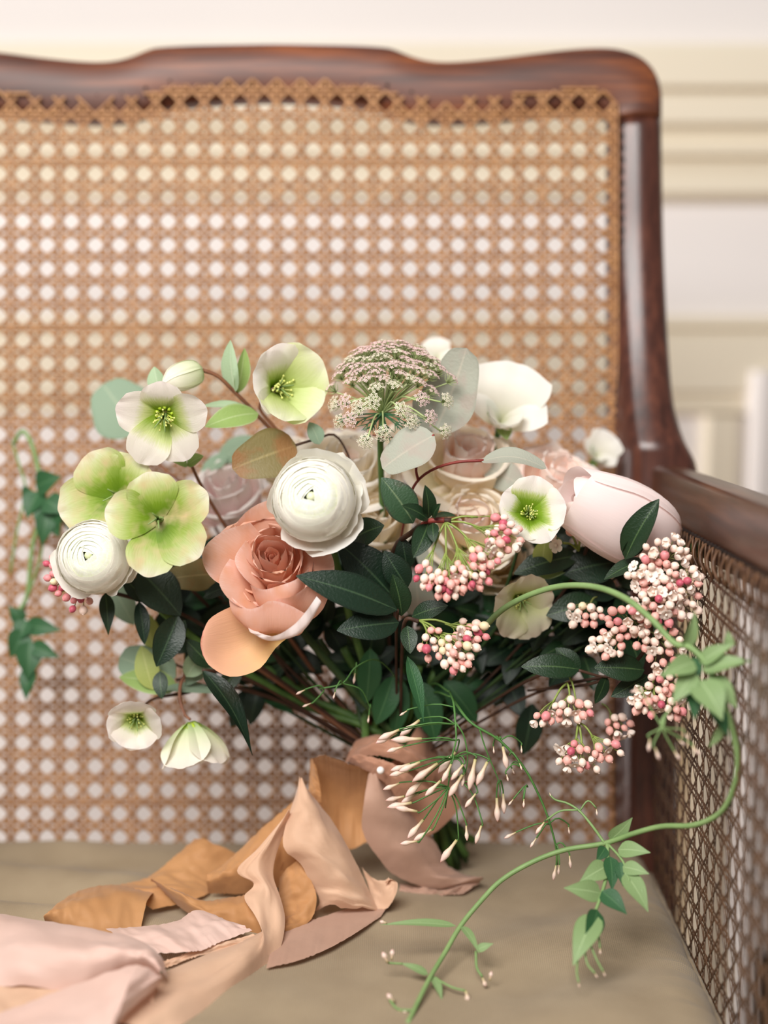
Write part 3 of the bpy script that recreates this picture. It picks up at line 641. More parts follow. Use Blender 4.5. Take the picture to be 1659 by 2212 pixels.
# ------------------------------------------------------------------ hellebores
def hellebore(label, px, py, z, d, roll, Lpx, angs, mat, phis=None, lens=None, wid=1.0, stpts=None, stmat=None, seed=1, stam=1.0, ruf=.03, fil=True):
    q = random.Random(seed); L = m(Lpx, z); dd = dirv(d); M = axes(P(px, py, z), dd, roll); t = thing('hellebore', label, 'hellebore', P(px, py, z)-dd*.004, 'hellebore blooms in the bouquet')
    phis = phis or [90, 162, 234, 306, 18]; lens = lens or [1]*5
    for i, (a, l) in enumerate(zip(phis, lens)):
        mb = MB(); w = L*wid*q.uniform(.95, 1.05)
        petal(mb, M, math.radians(a), arc(L*l, angs, .04*L, -.0012*(i % 2)), [w*x for x in (.17, .33, .46, .54, .46, .26)], 12, 12, .25, .14, 2.2, ruf*L, 2.4, .10, q.uniform(0, 6), .04)
        mb.build('petal', mat[i % len(mat)] if isinstance(mat, list) else mat, t)
    if stam and fil:
        mb = MB()
        for i in range(10):
            a = i*.628+.2; M2 = M @ Matrix.Rotation(a, 4, 'Z'); c = M2 @ Vector((.13*L, 0, .05*L))
            mb.tube([M2 @ Vector((.06*L, 0, 0)), c, M2 @ Vector((.17*L, 0, .10*L))], lambda s: L*(.018+.016*s), 6)
        mb.build('nectaries', NECT, t)
    if stam and fil:
        mb = MB()
        for i in range(26):
            a = q.uniform(0, 6.28); e = q.uniform(.05, .24); h = q.uniform(.2, .42)*stam
            p0 = M @ Vector((.03*L*math.cos(a), .03*L*math.sin(a), 0)); p1 = M @ Vector((e*.5*L*math.cos(a), e*.5*L*math.sin(a), h*.7*L)); p2 = M @ Vector((e*L*math.cos(a), e*L*math.sin(a), h*L))
            mb.tube([p0, p1, p2], L*.007, 4); mb.ball(p2, L*.022, 6, 4)
        mb.build('stamens', STAM, t)
    if stam and not fil:
        mb = MB(); mb.ball(M @ Vector((0, 0, .02*L)), .09*L, 10, 6, (1, 1, .7)); mb.build('ovary', L_GREEN, t)
    if stam:
        mb = MB()
        for i in range(4):
            a = i*1.57+.4; mb.tube([M @ Vector((.03*L*math.cos(a), .03*L*math.sin(a), .05*L)), M @ Vector((.05*L*math.cos(a), .05*L*math.sin(a), .3*L)), M @ Vector((.16*L*math.cos(a), .16*L*math.sin(a)-.05*L, .5*L))], lambda s: L*(.03-.02*s), 5)
        mb.build('pistils', L_GREEN, t)
    b0 = M @ Vector((0, 0, -.002))
    if stpts:
        mb = MB(); mb.tube([b0]+[V3(p) for p in stpts], lambda s: m(5.0, z)*(.6+.5*s), 7, 22); mb.build('stem', stmat or B_STEM, t)
    else: stem(t, b0, -dd, stmat or D_STEM, .0018, .02, seed+61)
    return t
h1 = hellebore('nodding white hellebore with a green throat at the upper left', 356, 893, .88, (0, -.46, 1), 0, 110, [34, 32, 14, -4], H_WHITE, [90, 165, 240, 297, 15], [.80, .98, 1.1, 1.02, .95], .82, [(375, 900, .9), (420, 1020, .915), (470, 1110, .93), (520, 1190, .945), (640, 1400, .955), (835, 1640, .957)], B_STEM, 1)
h2 = hellebore('wide open green hellebore left of the terracotta rose', 344, 1122, .853, (.02, .05, 1), 0, 112, [18, 22, 12, -2], H_GREEN, [102, 28, -42, -100, 172], [.92, 1.08, 1.10, 1.14, 1.02], .90, [(350, 1140, .88), (440, 1250, .92), (600, 1420, .95), (838, 1650, .955)], K_STEM, 2, fil=False)
h3 = hellebore('green hellebore half hidden behind the wide open green one', 258, 1072, .893, (-.12, .05, 1), 0, 120, [20, 22, 10, -4], H_GREEN, [125, 195, -90, -20, 55], [.92, 1.1, .8, .8, .8], .98, [(290, 1120, .91), (420, 1280, .94), (600, 1440, .955), (836, 1660, .96)], K_STEM, 3, fil=False)
h4 = hellebore('cupped white and lime hellebore, topmost of the left blooms', 592, 842, .905, (.5, .1, .9), 0, 122, [66, 56, 40, 16], [H_WHITE, H_WHITE, H_LIME, H_LIME, H_LIME], [110, 180, 255, -25, 40], [1.0, 1.0, .95, 1.0, 1.05], 1.1, [(560, 878, .92), (590, 920, .925), (628, 972, .93), (700, 1150, .95), (780, 1400, .955), (850, 1640, .957)], B_STEM, 4)
h5 = hellebore('small white hellebore with a bright green centre above the pink viburnum buds', 1138, 1112, .868, (.12, .22, 1), 0, 86, [52, 44, 24, 0], H_WHITEG, [80, 150, 228, 300, 10], [1.05, .95, .9, 1.05, 1.05], 1.05, [(1130, 1140, .89), (1080, 1300, .93), (960, 1500, .95), (870, 1650, .955)], D_STEM, 5, 1, .06)
h6 = hellebore('cupped white hellebore with a green throat hanging low on the left', 296, 1546, .905, (.05, -.32, 1), 0, 84, [62, 58, 40, 18], H_WHITE, [95, 165, 238, 300, 22], [1.1, 1.0, .9, .95, 1.0], 1.15, [(330, 1510, .925), (400, 1497, .93), (480, 1480, .935), (640, 1530, .95), (850, 1660, .955)], K_STEM, 6)
h7 = hellebore('pale hellebore hanging upside down at the lower left, seen from outside', 412, 1562, .912, (.14, -1, .18), .3, 118, [34, 52, 66, 56], H_PALE, None, [1.0, 1.0, .95, 1.05, 1.0], .95, [(398, 1540, .914), (388, 1500, .918), (402, 1455, .922), (470, 1400, .935), (640, 1500, .95), (850, 1660, .955)], B_STEM, 7)
h8 = hellebore('faded cream hellebore drooping under the pink viburnum buds', 1118, 1288, .905, (.32, -.42, .85), 0, 88, [55, 45, 20, 0], H_CREAM, [85, 155, 230, 290, 10], [1.0, 1.0, 1.1, 1.15, .9], 1.0, [(1090, 1330, .925), (980, 1480, .945), (872, 1650, .955)], D_STEM, 8, .8, .07)
# closed hellebore bud with its stalk
t = thing('hellebore_bud', 'closed pale green hellebore bud on a brown stalk at the upper left', 'bud', P(436, 800, .9))
A, B = V3((438, 800, .9)), V3((352, 828, .888)); L = (B-A).length; M = axes(A, (B-A))
for i in range(5):
    mb = MB(); petal(mb, M, i*1.2566+.3, [(.02*L, 0), (.24*L, .12*L), (.31*L, .45*L), (.24*L, .78*L), (.05*L, 1.0*L)], [x*L for x in (.05, .2, .27, .2, .07)], 8, 10, .8, .05); mb.build('petal', H_PALE, t)
mb = MB(); mb.tube([V3(p) for p in ((438, 800, .9), (470, 812, .903), (505, 845, .91), (540, 880, .917), (592, 935, .925), (632, 975, .932), (720, 1200, .95), (845, 1650, .957))], m(4.5, .9), 6, 24); mb.build('stem', B_STEM, t)
add_leaf(t, L_SAGE, (508, 848, .91), (498, 735, .9), 44, (-.5, .1, 1), .06, .3, name='bract'); add_leaf(t, L_GREEN, (512, 850, .912), (528, 752, .905), 36, (.6, .1, 1), .05, .4, name='bract')
# bracts on the hellebore stems
add_leaf(h4, L_GREEN, (558, 893, .915), (443, 922, .895), 58, (0, .4, 1), .1, .15, name='bract', label='lime green bract on the stem'); add_leaf(h4, L_SAGE, (540, 882, .918), (436, 878, .905), 32, (0, .8, .6), .05, .2, name='bract')
add_leaf(h1, L_SAGE, (345, 850, .905), (333, 792, .905), 40, (-.2, 0, 1), .04, .3, name='bract'); add_leaf(h1, L_GREEN, (405, 1005, .905), (352, 985, .89), 34, (.1, .5, 1), .08, .35, name='bract'); add_leaf(h1, L_GREEN, (405, 1005, .905), (440, 985, .9), 30, (-.2, .4, 1), .08, .35, name='bract')
add_leaf(h7, L_SAGE, (402, 1462, .918), (440, 1400, .92), 48, (.4, .2, 1), .08, .3, name='bract')
add_leaf(h6, L_EUC2, (470, 1495, .93), (345, 1490, .925), 40, (0, .9, .5), .05, .2, name='bract')
add_leaf(h8, L_GREEN, (1165, 1245, .91), (1240, 1222, .905), 50, (.2, .5, .8), .2, .3, name='bract')
add_leaf(h8, L_YEL, (1172, 1225, .905), (1180, 1160, .9), 44, (-.3, .1, 1), .12, .35, name='bract')

# ------------------------------------------------------------------ eucalyptus
GE = 'eucalyptus sprigs'
def sprig(name, label, cat, leaves, stems, loc, group=None, stmat=None, rpx=4, low=True):
    t = thing(name, label, cat, V3(loc), group)
    for s in stems: add_tube(t, s[1] if len(s) > 1 else (stmat or K_STEM), s[0], s[2] if len(s) > 2 else rpx, n=22, taper=.7)
    for l in leaves:
        mat = l[0]; kw = dict(l[4]) if len(l) > 4 else {}
        lab = kw.pop('label', None); add_leaf(t, mat, l[1], l[2], l[3], label=lab, **kw)
    return t
sprig('eucalyptus_sprig', 'grey eucalyptus twig with dark red stalks below the lacy umbel', 'eucalyptus',
      [(L_EUC, (938, 940, .868), (826, 1012, .872), 96, dict(shape='round', face=(-.1, .5, 1), bend=.06, fold=.05)),
       (L_EUC, (1040, 996, .87), (1180, 1012, .862), 64, dict(shape='round', face=(0, .9, .6), bend=.14, fold=.15)),
       (L_EUC, (938, 935, .905), (1008, 752, .895), 122, dict(shape='round', face=(-.35, .1, 1), bend=-.06, fold=.06, wave=.03)),
       (L_EUC, (938, 932, .908), (905, 852, .905), 70, dict(shape='round', face=(.2, .1, 1), bend=.05))],
      [([(1045, 995, .87), (990, 998, .873), (940, 1012, .878), (903, 1038, .884), (884, 1080, .892), (862, 1200, .93), (858, 1400, .95), (864, 1650, .955)], R_STEM, 3.5),
       ([(903, 1038, .884), (900, 1005, .876), (925, 950, .87), (938, 940, .868)], R_STEM, 3.2), ([(938, 940, .868), (850, 945, .884), (805, 940, .895)], R_STEM, 2.2)], (862, 1660, .955), GE)
sprig('eucalyptus_sprig', 'round blurred eucalyptus leaf behind the nodding white hellebore', 'eucalyptus',
      [(L_EUC2, (300, 935, .985), (222, 830, .99), 134, dict(shape='round', face=(.1, .1, 1), bend=.05)), (L_EUC2, (470, 1000, .985), (560, 945, .98), 58, dict(face=(.1, .6, .8))),
       (L_EUC2, (435, 1040, .975), (500, 975, .985), 46, dict(face=(-.3, .5, .8)))],
      [([(290, 925, .985), (350, 1010, .98), (430, 1080, .975), (560, 1300, .97), (838, 1640, .965)], B_STEM, 4), ([(450, 1100, .973), (462, 1040, .98), (470, 1000, .985)], B_STEM, 3)], (838, 1640, .965), GE)
sprig('eucalyptus_sprig', 'rust coloured eucalyptus leaf between the white ranunculus and the brown stems', 'eucalyptus',
      [(L_RUST, (640, 962, .90), (502, 1012, .888), 104, dict(shape='round', face=(.15, .15, 1), bend=.06, fold=.12)), (L_EUC2, (690, 960, .90), (668, 912, .9), 40, dict(face=(.5, .2, 1)))],
      [([(638, 962, .90), (680, 950, .905), (730, 945, .915), (770, 1050, .93), (800, 1300, .95), (850, 1640, .96)], K_STEM, 3)], (850, 1640, .96), GE)
sprig('eucalyptus_sprig', 'muted green leaves low on the left under the white ranunculus', 'eucalyptus',
      [(L_EUC2, (380, 1462, .935), (258, 1420, .945), 96, dict(shape='round', face=(.2, .1, 1))), (L_GREEN, (385, 1488, .93), (258, 1462, .935), 62, dict(face=(0, .5, .8))),
       (L_YEL, (330, 1490, .925), (305, 1395, .93), 52, dict(face=(.1, 0, 1))), (L_YEL, (330, 1400, .935), (312, 1320, .935), 46, dict(face=(.2, 0, 1))),
       (L_RUST, (470, 1240, .91), (358, 1252, .905), 70, dict(shape='round', face=(0, .3, 1))), (L_EUC2, (240, 1260, .945), (290, 1350, .945), 60, dict(face=(.1, .1, 1))), (L_EUC2, (470, 1400, .93), (400, 1480, .925), 46, {})],
      [([(380, 1470, .935), (460, 1450, .94), (600, 1500, .95), (840, 1650, .957)], K_STEM, 4), ([(330, 1400, .935), (390, 1440, .937), (460, 1452, .94)], K_STEM, 3), ([(470, 1240, .91), (520, 1320, .93), (640, 1480, .95)], K_STEM, 3)], (840, 1650, .957), GE)
sprig('eucalyptus_sprig', 'dusty grey leaves hidden behind the pink viburnum buds', 'eucalyptus',
      [(L_EUC, (925, 1165, .93), (935, 1255, .92), 58, dict(shape='round')), (L_EUC, (905, 1330, .93), (898, 1240, .925), 70, dict(shape='round')), (L_EUC, (1130, 1050, .935), (1040, 1010, .94), 70, dict(face=(0, .3, 1)))],
      [([(925, 1165, .93), (905, 1250, .94), (880, 1450, .95), (866, 1650, .955)], K_STEM, 3)], (866, 1650, .955), GE)

# ------------------------------------------------------------------ viburnum: dark leaves and clusters of round pink buds
BUDS = [plain('rose bud', (214, 128, 134), (228, 150, 150), 150, .45, .35), plain('pink bud', (230, 164, 154), (238, 186, 174), 150, .45, .35), plain('pale bud', (236, 206, 190), (242, 220, 206), 150, .45, .35),
        plain('deep bud', (178, 74, 96), (198, 98, 112), 150, .45, .35), plain('green bud', (222, 210, 164), (232, 212, 184), 150, .45, .35)]
FLORET = plain('floret', (240, 222, 208), (246, 234, 224), 200, .6, .2, trans=.1)
PED = plain('pedicel', (120, 138, 62), (146, 160, 84), 120, .5)
PEDD = plain('dark pedicel', (82, 90, 46), (110, 112, 60), 120, .5)
def budmesh(mat):
    mb = MB(); mb.ball((0, 0, 0), 1, 10, 7, (1, 1, 1.12)); mb.ball((0, 0, 1.08), .22, 6, 3); return mb.mesh('flower_bud', mat)
BM = [budmesh(x) for x in BUDS]
def floretmesh(mat, op=1.0):
    mb = MB(); M0 = Matrix.Identity(4)
    for i in range(5): petal(mb, M0, i*1.2566, [(.12, -.5), (.55, -.1), (.9, .45*op), (1.0, .85*op), (.72, 1.1*op)] if op > .6 else [(.12, -.4), (.6, 0), (1.15, .15), (1.5, .05)], [.2, .5, .62, .55, .3] if op > .6 else [.2, .5, .65, .4], 4, 5, .5, .15)
    mb.ball((0, 0, .1), .35, 6, 4); return mb.mesh('floret', mat)
FM = [floretmesh(FLORET, 1.0), floretmesh(FLORET, .4)]
def cluster(t, node, blobs, rpx, mix, fl=.12, ped=PED, seed=1, crowd=.93, pth=1.7):
    """node: where the stalks start; blobs: (x, y, rx, ry, z, rz in px, n); mix: weights over BUDS"""
    q = random.Random(seed); N = V3(node); pm = MB(); placed = []; todo = []
    for (bx, by, rx, ry, z, rz, n) in blobs:
        C0 = V3((bx, by, z)); sec = N.lerp(C0, .62) - F*m(rz*.2, z) + U*m(6, z)
        pm.tube([N, N.lerp(sec, .5)+U*m(6, z), sec], m(pth*1.5, z), 5, 6)
        k = tries = 0
        while k < n and tries < n*30:
            tries += 1
            a = q.uniform(0, 6.283); e = math.sqrt(q.random()); x, yy = bx+rx*e*math.cos(a), by+ry*e*math.sin(a)
            zz = z - m(rz, z)*math.sqrt(max(0, 1-e*e))*q.uniform(.2, 1) + m(rz*.2, z)
            p = V3((x, yy, zz)); r = m(rpx, z)*q.uniform(.82, 1.12)
            if any((p-o).length < (r+ro)*crowd for o, ro in placed): continue
            placed.append((p, r)); k += 1
            d = (p-sec).normalized()*.7 + (p-N).normalized()*.4 - F*.25; base = p - d.normalized()*r*.8
            pm.tube([sec.lerp(N, q.uniform(0, .25)), sec.lerp(base, .6)+U*m(q.uniform(0, 5), z), base], m(pth*.72, z), 4, 4)
            if q.random() < fl: todo.append(('floret', q.choice(FM), axes(p, d, q.uniform(0, 6), r*1.15)))
            else: todo.append(('flower_bud', q.choices(BM, mix)[0], axes(p, d, q.uniform(0, 6), r)))
    cl = pm.build('bud_cluster', ped, t)
    for nm, me, M0 in todo: inst(nm, me, cl, M0)
def vib(label, loc, leaves, stems, clusters, seed):
    t = sprig('viburnum_sprig', label, 'viburnum', leaves, stems, loc, 'viburnum sprigs in the bouquet', K_STEM, 4)
    for i, c in enumerate(clusters): cluster(t, *c[:4], seed=seed*10+i, **(c[4] if len(c) > 4 else {}))
    return t
dk = lambda b, t_, w, **k: (L_DARK, b, t_, w, k)
d2 = lambda b, t_, w, **k: (L_DARK2, b, t_, w, k)
vib('front viburnum sprig with rose pink buds and a bruised leaf, right of the white ranunculus', (866, 1650, .955),
    [(L_BRUISED, (893, 1130, .853), (824, 1032, .85), 78, dict(face=(.25, .25, 1), bend=.08, label='bruised purple edged leaf')),
     dk((925, 1122, .85), (868, 1092, .838), 34, face=(.1, .5, 1)), dk((925, 1120, .852), (918, 1048, .845), 36, face=(.5, .1, 1), fold=.3), dk((935, 1118, .85), (952, 1088, .84), 24, face=(-.4, .3, 1), fold=.3),
     dk((925, 1132, .852), (893, 1205, .842), 48, face=(.1, 0, 1), bend=.12), dk((935, 1130, .85), (938, 1172, .84), 28, face=(-.2, 0, 1)), dk((930, 1118, .858), (985, 1115, .852), 26, face=(0, .9, .5))],
    [([(975, 1125, .85), (935, 1125, .853), (890, 1150, .868), (850, 1190, .895), (836, 1300, .93), (858, 1640, .955)], K_STEM, 7), ([(960, 1124, .85), (930, 1125, .851), (912, 1132, .856)], R_STEM, 7)],
    [((962, 1127, .85), [(1090, 1160, 38, 30, .845, 26, 24), (1048, 1205, 34, 30, .84, 28, 24), (1010, 1245, 52, 30, .838, 30, 40), (965, 1262, 40, 30, .84, 28, 24), (918, 1240, 20, 26, .843, 16, 7), (1075, 1120, 22, 10, .85, 10, 3)], 9.2, [4, 6, 3, 2.2, .3], dict(fl=.05))], 1)
vib('lower front viburnum sprig with pale pink buds, centre of the bouquet', (868, 1650, .955),
    [d2((862, 1345, .865), (728, 1362, .85), 70, face=(.1, .35, 1), bend=.07), dk((880, 1352, .862), (886, 1412, .855), 38, face=(.1, 0, 1)), dk((890, 1332, .87), (968, 1308, .862), 44, face=(0, .5, 1)),
     dk((868, 1330, .872), (848, 1240, .865), 52, face=(.4, .1, 1), fold=.3), (L_GREEN if False else L_JASD, (880, 1418, .868), (915, 1560, .862), 34, dict(shape='lance', face=(.4, .2, 1), fold=.25, bend=.05))],
    [([(905, 1342, .862), (875, 1342, .865), (868, 1420, .90), (864, 1640, .955)], K_STEM, 5)],
    [((905, 1340, .862), [(1020, 1365, 38, 28, .858, 22, 22), (985, 1400, 46, 30, .85, 26, 32), (935, 1392, 36, 32, .852, 24, 18), (990, 1432, 30, 18, .85, 18, 10)], 9.4, [.8, 6, 6, .2, 2], dict(fl=.1))], 2)
vib('large viburnum sprig with many pale pink buds beside the arm panel', (880, 1660, .955),
    [dk((1350, 1208, .862), (1424, 1078, .85), 62, face=(-.5, .2, 1), fold=.35, wave=.06), dk((1350, 1205, .865), (1385, 1150, .858), 44, face=(.4, 0, 1), wave=.05),
     dk((1392, 1448, .862), (1284, 1442, .855), 62, face=(0, .4, 1)), dk((1400, 1210, .868), (1305, 1252, .862), 44, face=(0, .8, .6)), dk((1400, 1460, .87), (1320, 1505, .865), 44, face=(.3, .3, 1))],
    [([(1410, 1330, .862), (1395, 1400, .87), (1330, 1455, .885), (1150, 1500, .92), (880, 1650, .953)], K_STEM, 5), ([(1420, 1240, .862), (1412, 1320, .862)], K_STEM, 4), ([(1300, 1470, .888), (1250, 1482, .9), (1140, 1492, .92)], K_STEM, 4)],
    [((1418, 1270, .86), [(1440, 1195, 52, 34, .85, 26, 28), (1400, 1240, 44, 36, .848, 26, 26), (1455, 1255, 60, 36, .85, 30, 38), (1420, 1310, 62, 40, .845, 32, 44), (1478, 1300, 36, 36, .855, 24, 18)], 9.6, [1.2, 5, 9, .5, .2], dict(fl=.34, ped=PEDD)),
     ((1390, 1360, .862), [(1345, 1345, 40, 34, .852, 24, 18), (1312, 1390, 44, 28, .85, 24, 20), (1385, 1375, 36, 30, .85, 22, 16), (1440, 1400, 44, 44, .85, 26, 24)], 9.6, [1.2, 5, 9, .4, .2], dict(fl=.3, ped=PEDD)),
     ((1420, 1450, .862), [(1400, 1515, 34, 34, .85, 26, 22), (1450, 1510, 44, 42, .85, 28, 32), (1440, 1470, 40, 24, .85, 18, 12)], 9.6, [1.2, 6, 8, .4, .2], dict(fl=.22))], 3)
vib('viburnum twig with two hanging pink bud clusters at the lower right', (885, 1660, .955),
    [dk((1252, 1446, .885), (1126, 1440, .88), 58, face=(0, .5, 1)), d2((1150, 1520, .94), (1130, 1630, .945), 60, face=(.1, 0, 1)), dk((1310, 1460, .888), (1285, 1520, .885), 30, face=(.3, .1, 1)), dk((1252, 1450, .89), (1200, 1400, .892), 44, face=(.1, .4, 1))],
    [([(1250, 1448, .885), (1310, 1462, .886), (1372, 1448, .88)], K_STEM, 3.5), ([(1250, 1448, .885), (1150, 1465, .91), (1000, 1560, .94), (885, 1655, .955)], K_STEM, 4), ([(1225, 1450, .888), (1240, 1490, .885), (1250, 1570, .878)], PED, 2.4)],
    [((1225, 1475, .885), [(1235, 1535, 44, 26, .875, 22, 22), (1175, 1552, 30, 12, .876, 12, 8)], 9.4, [1, 5, 8, .3, .2], dict(fl=.22)),
     ((1250, 1560, .88), [(1240, 1632, 40, 30, .872, 22, 24), (1300, 1622, 48, 20, .872, 18, 18), (1262, 1655, 34, 14, .872, 12, 8)], 9.4, [1, 6, 7, .3, .2], dict(fl=.18)),
     ((1300, 1520, .9), [(1335, 1570, 30, 26, .895, 16, 16)], 8.6, [1, 6, 6, 1, .2], dict(fl=.15, ped=PEDD))], 4)
vib('small viburnum bud clusters in the shade under the shell pink bud', (880, 1650, .957),
    [dk((1250, 1200, .905), (1110, 1240, .9), 66, face=(0, .5, .8)), d2((1330, 1215, .905), (1215, 1240, .9), 92, face=(.1, .5, .9)), dk((1290, 1300, .905), (1180, 1330, .9), 66, face=(.1, .3, 1)), d2((1330, 1290, .91), (1250, 1240, .91), 60, {} and 0 or 60) if False else d2((1330, 1290, .91), (1250, 1240, .91), 60)],
    [([(1270, 1180, .9), (1230, 1260, .915), (1100, 1420, .94), (880, 1640, .957)], K_STEM, 4)],
    [((1250, 1190, .9), [(1210, 1120, 18, 12, .89, 8, 3), (1258, 1148, 26, 18, .885, 12, 8), (1195, 1172, 16, 14, .888, 8, 2)], 9.5, [0, 3, 8, 0, 1], dict(fl=.3)),
     ((1290, 1290, .9), [(1262, 1328, 42, 26, .888, 18, 17)], 9.2, [1, 5, 6, 0, .3], dict(fl=.22, ped=PEDD))], 5)
vib('viburnum sprig with dark pink buds under the far left ranunculus', (845, 1650, .957),
    [d2((300, 1230, .905), (390, 1330, .9), 92, face=(.3, .2, 1)), dk((228, 1280, .905), (234, 1372, .9), 34, shape='lance', face=(.3, 0, 1)), dk((320, 1300, .91), (262, 1240, .905), 40), d2((300, 1300, .905), (312, 1392, .9), 34, face=(.4, 0, 1)),
     d2((385, 1330, .9), (338, 1440, .895), 66, face=(.2, 0, 1), fold=.3), dk((400, 1340, .905), (352, 1410, .9), 44, face=(-.2, .1, 1)), d2((440, 1290, .9), (520, 1262, .89), 40, face=(0, .6, .8)), dk((345, 1450, .91), (350, 1510, .905), 34)],
    [([(185, 1270, .9), (280, 1290, .91), (420, 1340, .925), (620, 1480, .945), (845, 1640, .957)], K_STEM, 5)],
    [((195, 1262, .898), [(120, 1250, 22, 28, .888, 14, 9), (150, 1275, 30, 20, .888, 16, 12), (170, 1300, 26, 20, .888, 14, 12), (112, 1215, 12, 18, .89, 8, 4)], 8.6, [4, 1.5, .6, 7, .2], dict(fl=.04))], 6)
vib('viburnum sprig whose large glossy leaves lie beside the terracotta rose', (852, 1650, .955),
    [d2((858, 1318, .862), (640, 1244, .845), 84, face=(.1, .45, 1), bend=.07, fold=.1), d2((850, 1290, .885), (730, 1170, .88), 96, face=(.1, .3, 1)), d2((880, 1270, .88), (830, 1190, .875), 60), dk((760, 1165, .89), (830, 1135, .88), 66, face=(.2, .4, .8)), d2((880, 1230, .885), (868, 1160, .88), 46)],
    [([(858, 1318, .864), (856, 1400, .9), (858, 1640, .955)], K_STEM, 4), ([(850, 1290, .885), (855, 1360, .9)], K_STEM, 3)], [], 7)
vib('viburnum sprig with one long curled leaf drooping under the peach petal', (848, 1655, .957),
    [d2((438, 1448, .895), (545, 1632, .885), 54, shape='lance', face=(.5, .25, 1), bend=.16, fold=.4, twist=.7), dk((460, 1440, .91), (400, 1380, .905), 44), dk((520, 1440, .92), (470, 1500, .915), 40)],
    [([(438, 1448, .895), (520, 1460, .92), (650, 1530, .94), (848, 1645, .957)], K_STEM, 4)], [], 8)
# leafy sprigs deep inside the bouquet
q = random.Random(99); FILL = 'leafy sprigs inside the bouquet'
LM = {'terracotta rose': (582, 1225), 'big white ranunculus': (690, 1080), 'far left ranunculus': (202, 1204), 'wide green hellebore': (344, 1122), 'peach petal': (545, 1385), 'front viburnum buds': (1010, 1230), 'lower front viburnum buds': (985, 1400),
      'small white hellebore': (1138, 1110), 'drooping cream hellebore': (1118, 1290), 'shell pink bud': (1320, 1100), 'large viburnum sprig': (1400, 1330), 'hanging white hellebore': (296, 1548), 'jasmine bud spray': (930, 1640)}
USED = set()
def where(cx, cy):
    for nm, (x, y) in sorted(LM.items(), key=lambda k: (k[1][0]-cx)**2+(k[1][1]-cy)**2):
        dx, dy = cx-x, cy-y; s = 'behind' if math.hypot(dx, dy) < 55 else ('above ' if dy < -abs(dx)*.5 else 'below ' if dy > abs(dx)*.5 else '') + (('left of' if dx < 0 else 'right of') if abs(dx) > abs(dy)*.5 else '')
        s = s.strip(); s = {'above': 'straight above', 'below': 'straight below', 'above left of': 'above and left of', 'above right of': 'above and right of', 'below left of': 'below and left of', 'below right of': 'below and right of'}.get(s, s)
        if (nm, s) not in USED: USED.add((nm, s)); return s+' the '+nm
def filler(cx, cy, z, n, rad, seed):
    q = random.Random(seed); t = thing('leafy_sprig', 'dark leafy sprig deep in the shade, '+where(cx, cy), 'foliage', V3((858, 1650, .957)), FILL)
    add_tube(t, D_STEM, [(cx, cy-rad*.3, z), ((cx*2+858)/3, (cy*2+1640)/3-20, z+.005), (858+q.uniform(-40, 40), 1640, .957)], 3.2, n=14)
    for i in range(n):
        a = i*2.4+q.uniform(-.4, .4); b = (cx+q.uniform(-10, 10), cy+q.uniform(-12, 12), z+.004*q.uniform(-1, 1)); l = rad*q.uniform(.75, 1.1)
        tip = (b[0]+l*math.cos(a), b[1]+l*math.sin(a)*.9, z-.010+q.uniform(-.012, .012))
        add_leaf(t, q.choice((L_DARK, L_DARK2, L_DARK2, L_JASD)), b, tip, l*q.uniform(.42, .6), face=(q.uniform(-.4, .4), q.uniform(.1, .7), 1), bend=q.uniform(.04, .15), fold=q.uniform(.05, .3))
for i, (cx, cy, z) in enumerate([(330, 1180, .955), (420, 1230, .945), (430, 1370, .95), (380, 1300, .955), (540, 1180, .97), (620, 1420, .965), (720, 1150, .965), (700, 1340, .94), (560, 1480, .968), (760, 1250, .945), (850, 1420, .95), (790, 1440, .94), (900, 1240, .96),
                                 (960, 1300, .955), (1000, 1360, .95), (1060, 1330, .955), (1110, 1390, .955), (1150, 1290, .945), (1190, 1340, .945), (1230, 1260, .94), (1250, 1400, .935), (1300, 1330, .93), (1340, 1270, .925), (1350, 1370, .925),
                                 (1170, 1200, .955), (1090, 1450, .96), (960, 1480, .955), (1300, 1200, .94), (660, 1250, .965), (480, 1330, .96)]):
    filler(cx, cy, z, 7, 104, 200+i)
# plain green stems of the bundle
t = None
ORD = ['leftmost', 'second', 'third', 'fourth', 'fifth', 'sixth', 'seventh', 'eighth', 'ninth', 'tenth', 'eleventh', 'twelfth', 'thirteenth', 'fourteenth']
BSL = [(560, 1430, .955, G_STEM), (620, 1460, .96, G_STEM), (690, 1380, .95, D_STEM), (742, 1400, .93, G_STEM), (760, 1330, .94, R_STEM), (800, 1420, .935, G_STEM), (830, 1430, .94, D_STEM), (905, 1440, .93, G_STEM), (940, 1450, .945, G_STEM), (1010, 1440, .95, G_STEM), (985, 1400, .96, D_STEM), (720, 1440, .965, G_STEM), (1080, 1400, .955, D_STEM), (870, 1400, .945, G_STEM)]
BS = [(s[0], s[1]) for s in BSL]
for i, (x, y, z, mt) in enumerate(BSL):
    t = thing('bare_stem', ('green' if mt is not R_STEM else 'reddish')+' bare stem above the ribbon wrap, '+ORD[sorted(BS, key=lambda s: s[0]).index((x, y))]+(' from the left' if (x, y) != min(BS) else ' of all'), 'stem', V3((862, 1662, .955)), 'bare stems in the bundle')
    stem(t, V3((x, y, z)), (V3((862, 1640, .955))-V3((x, y, z))).normalized(), mt, m(9 if mt is G_STEM else 6, .95), .04, 300+i)
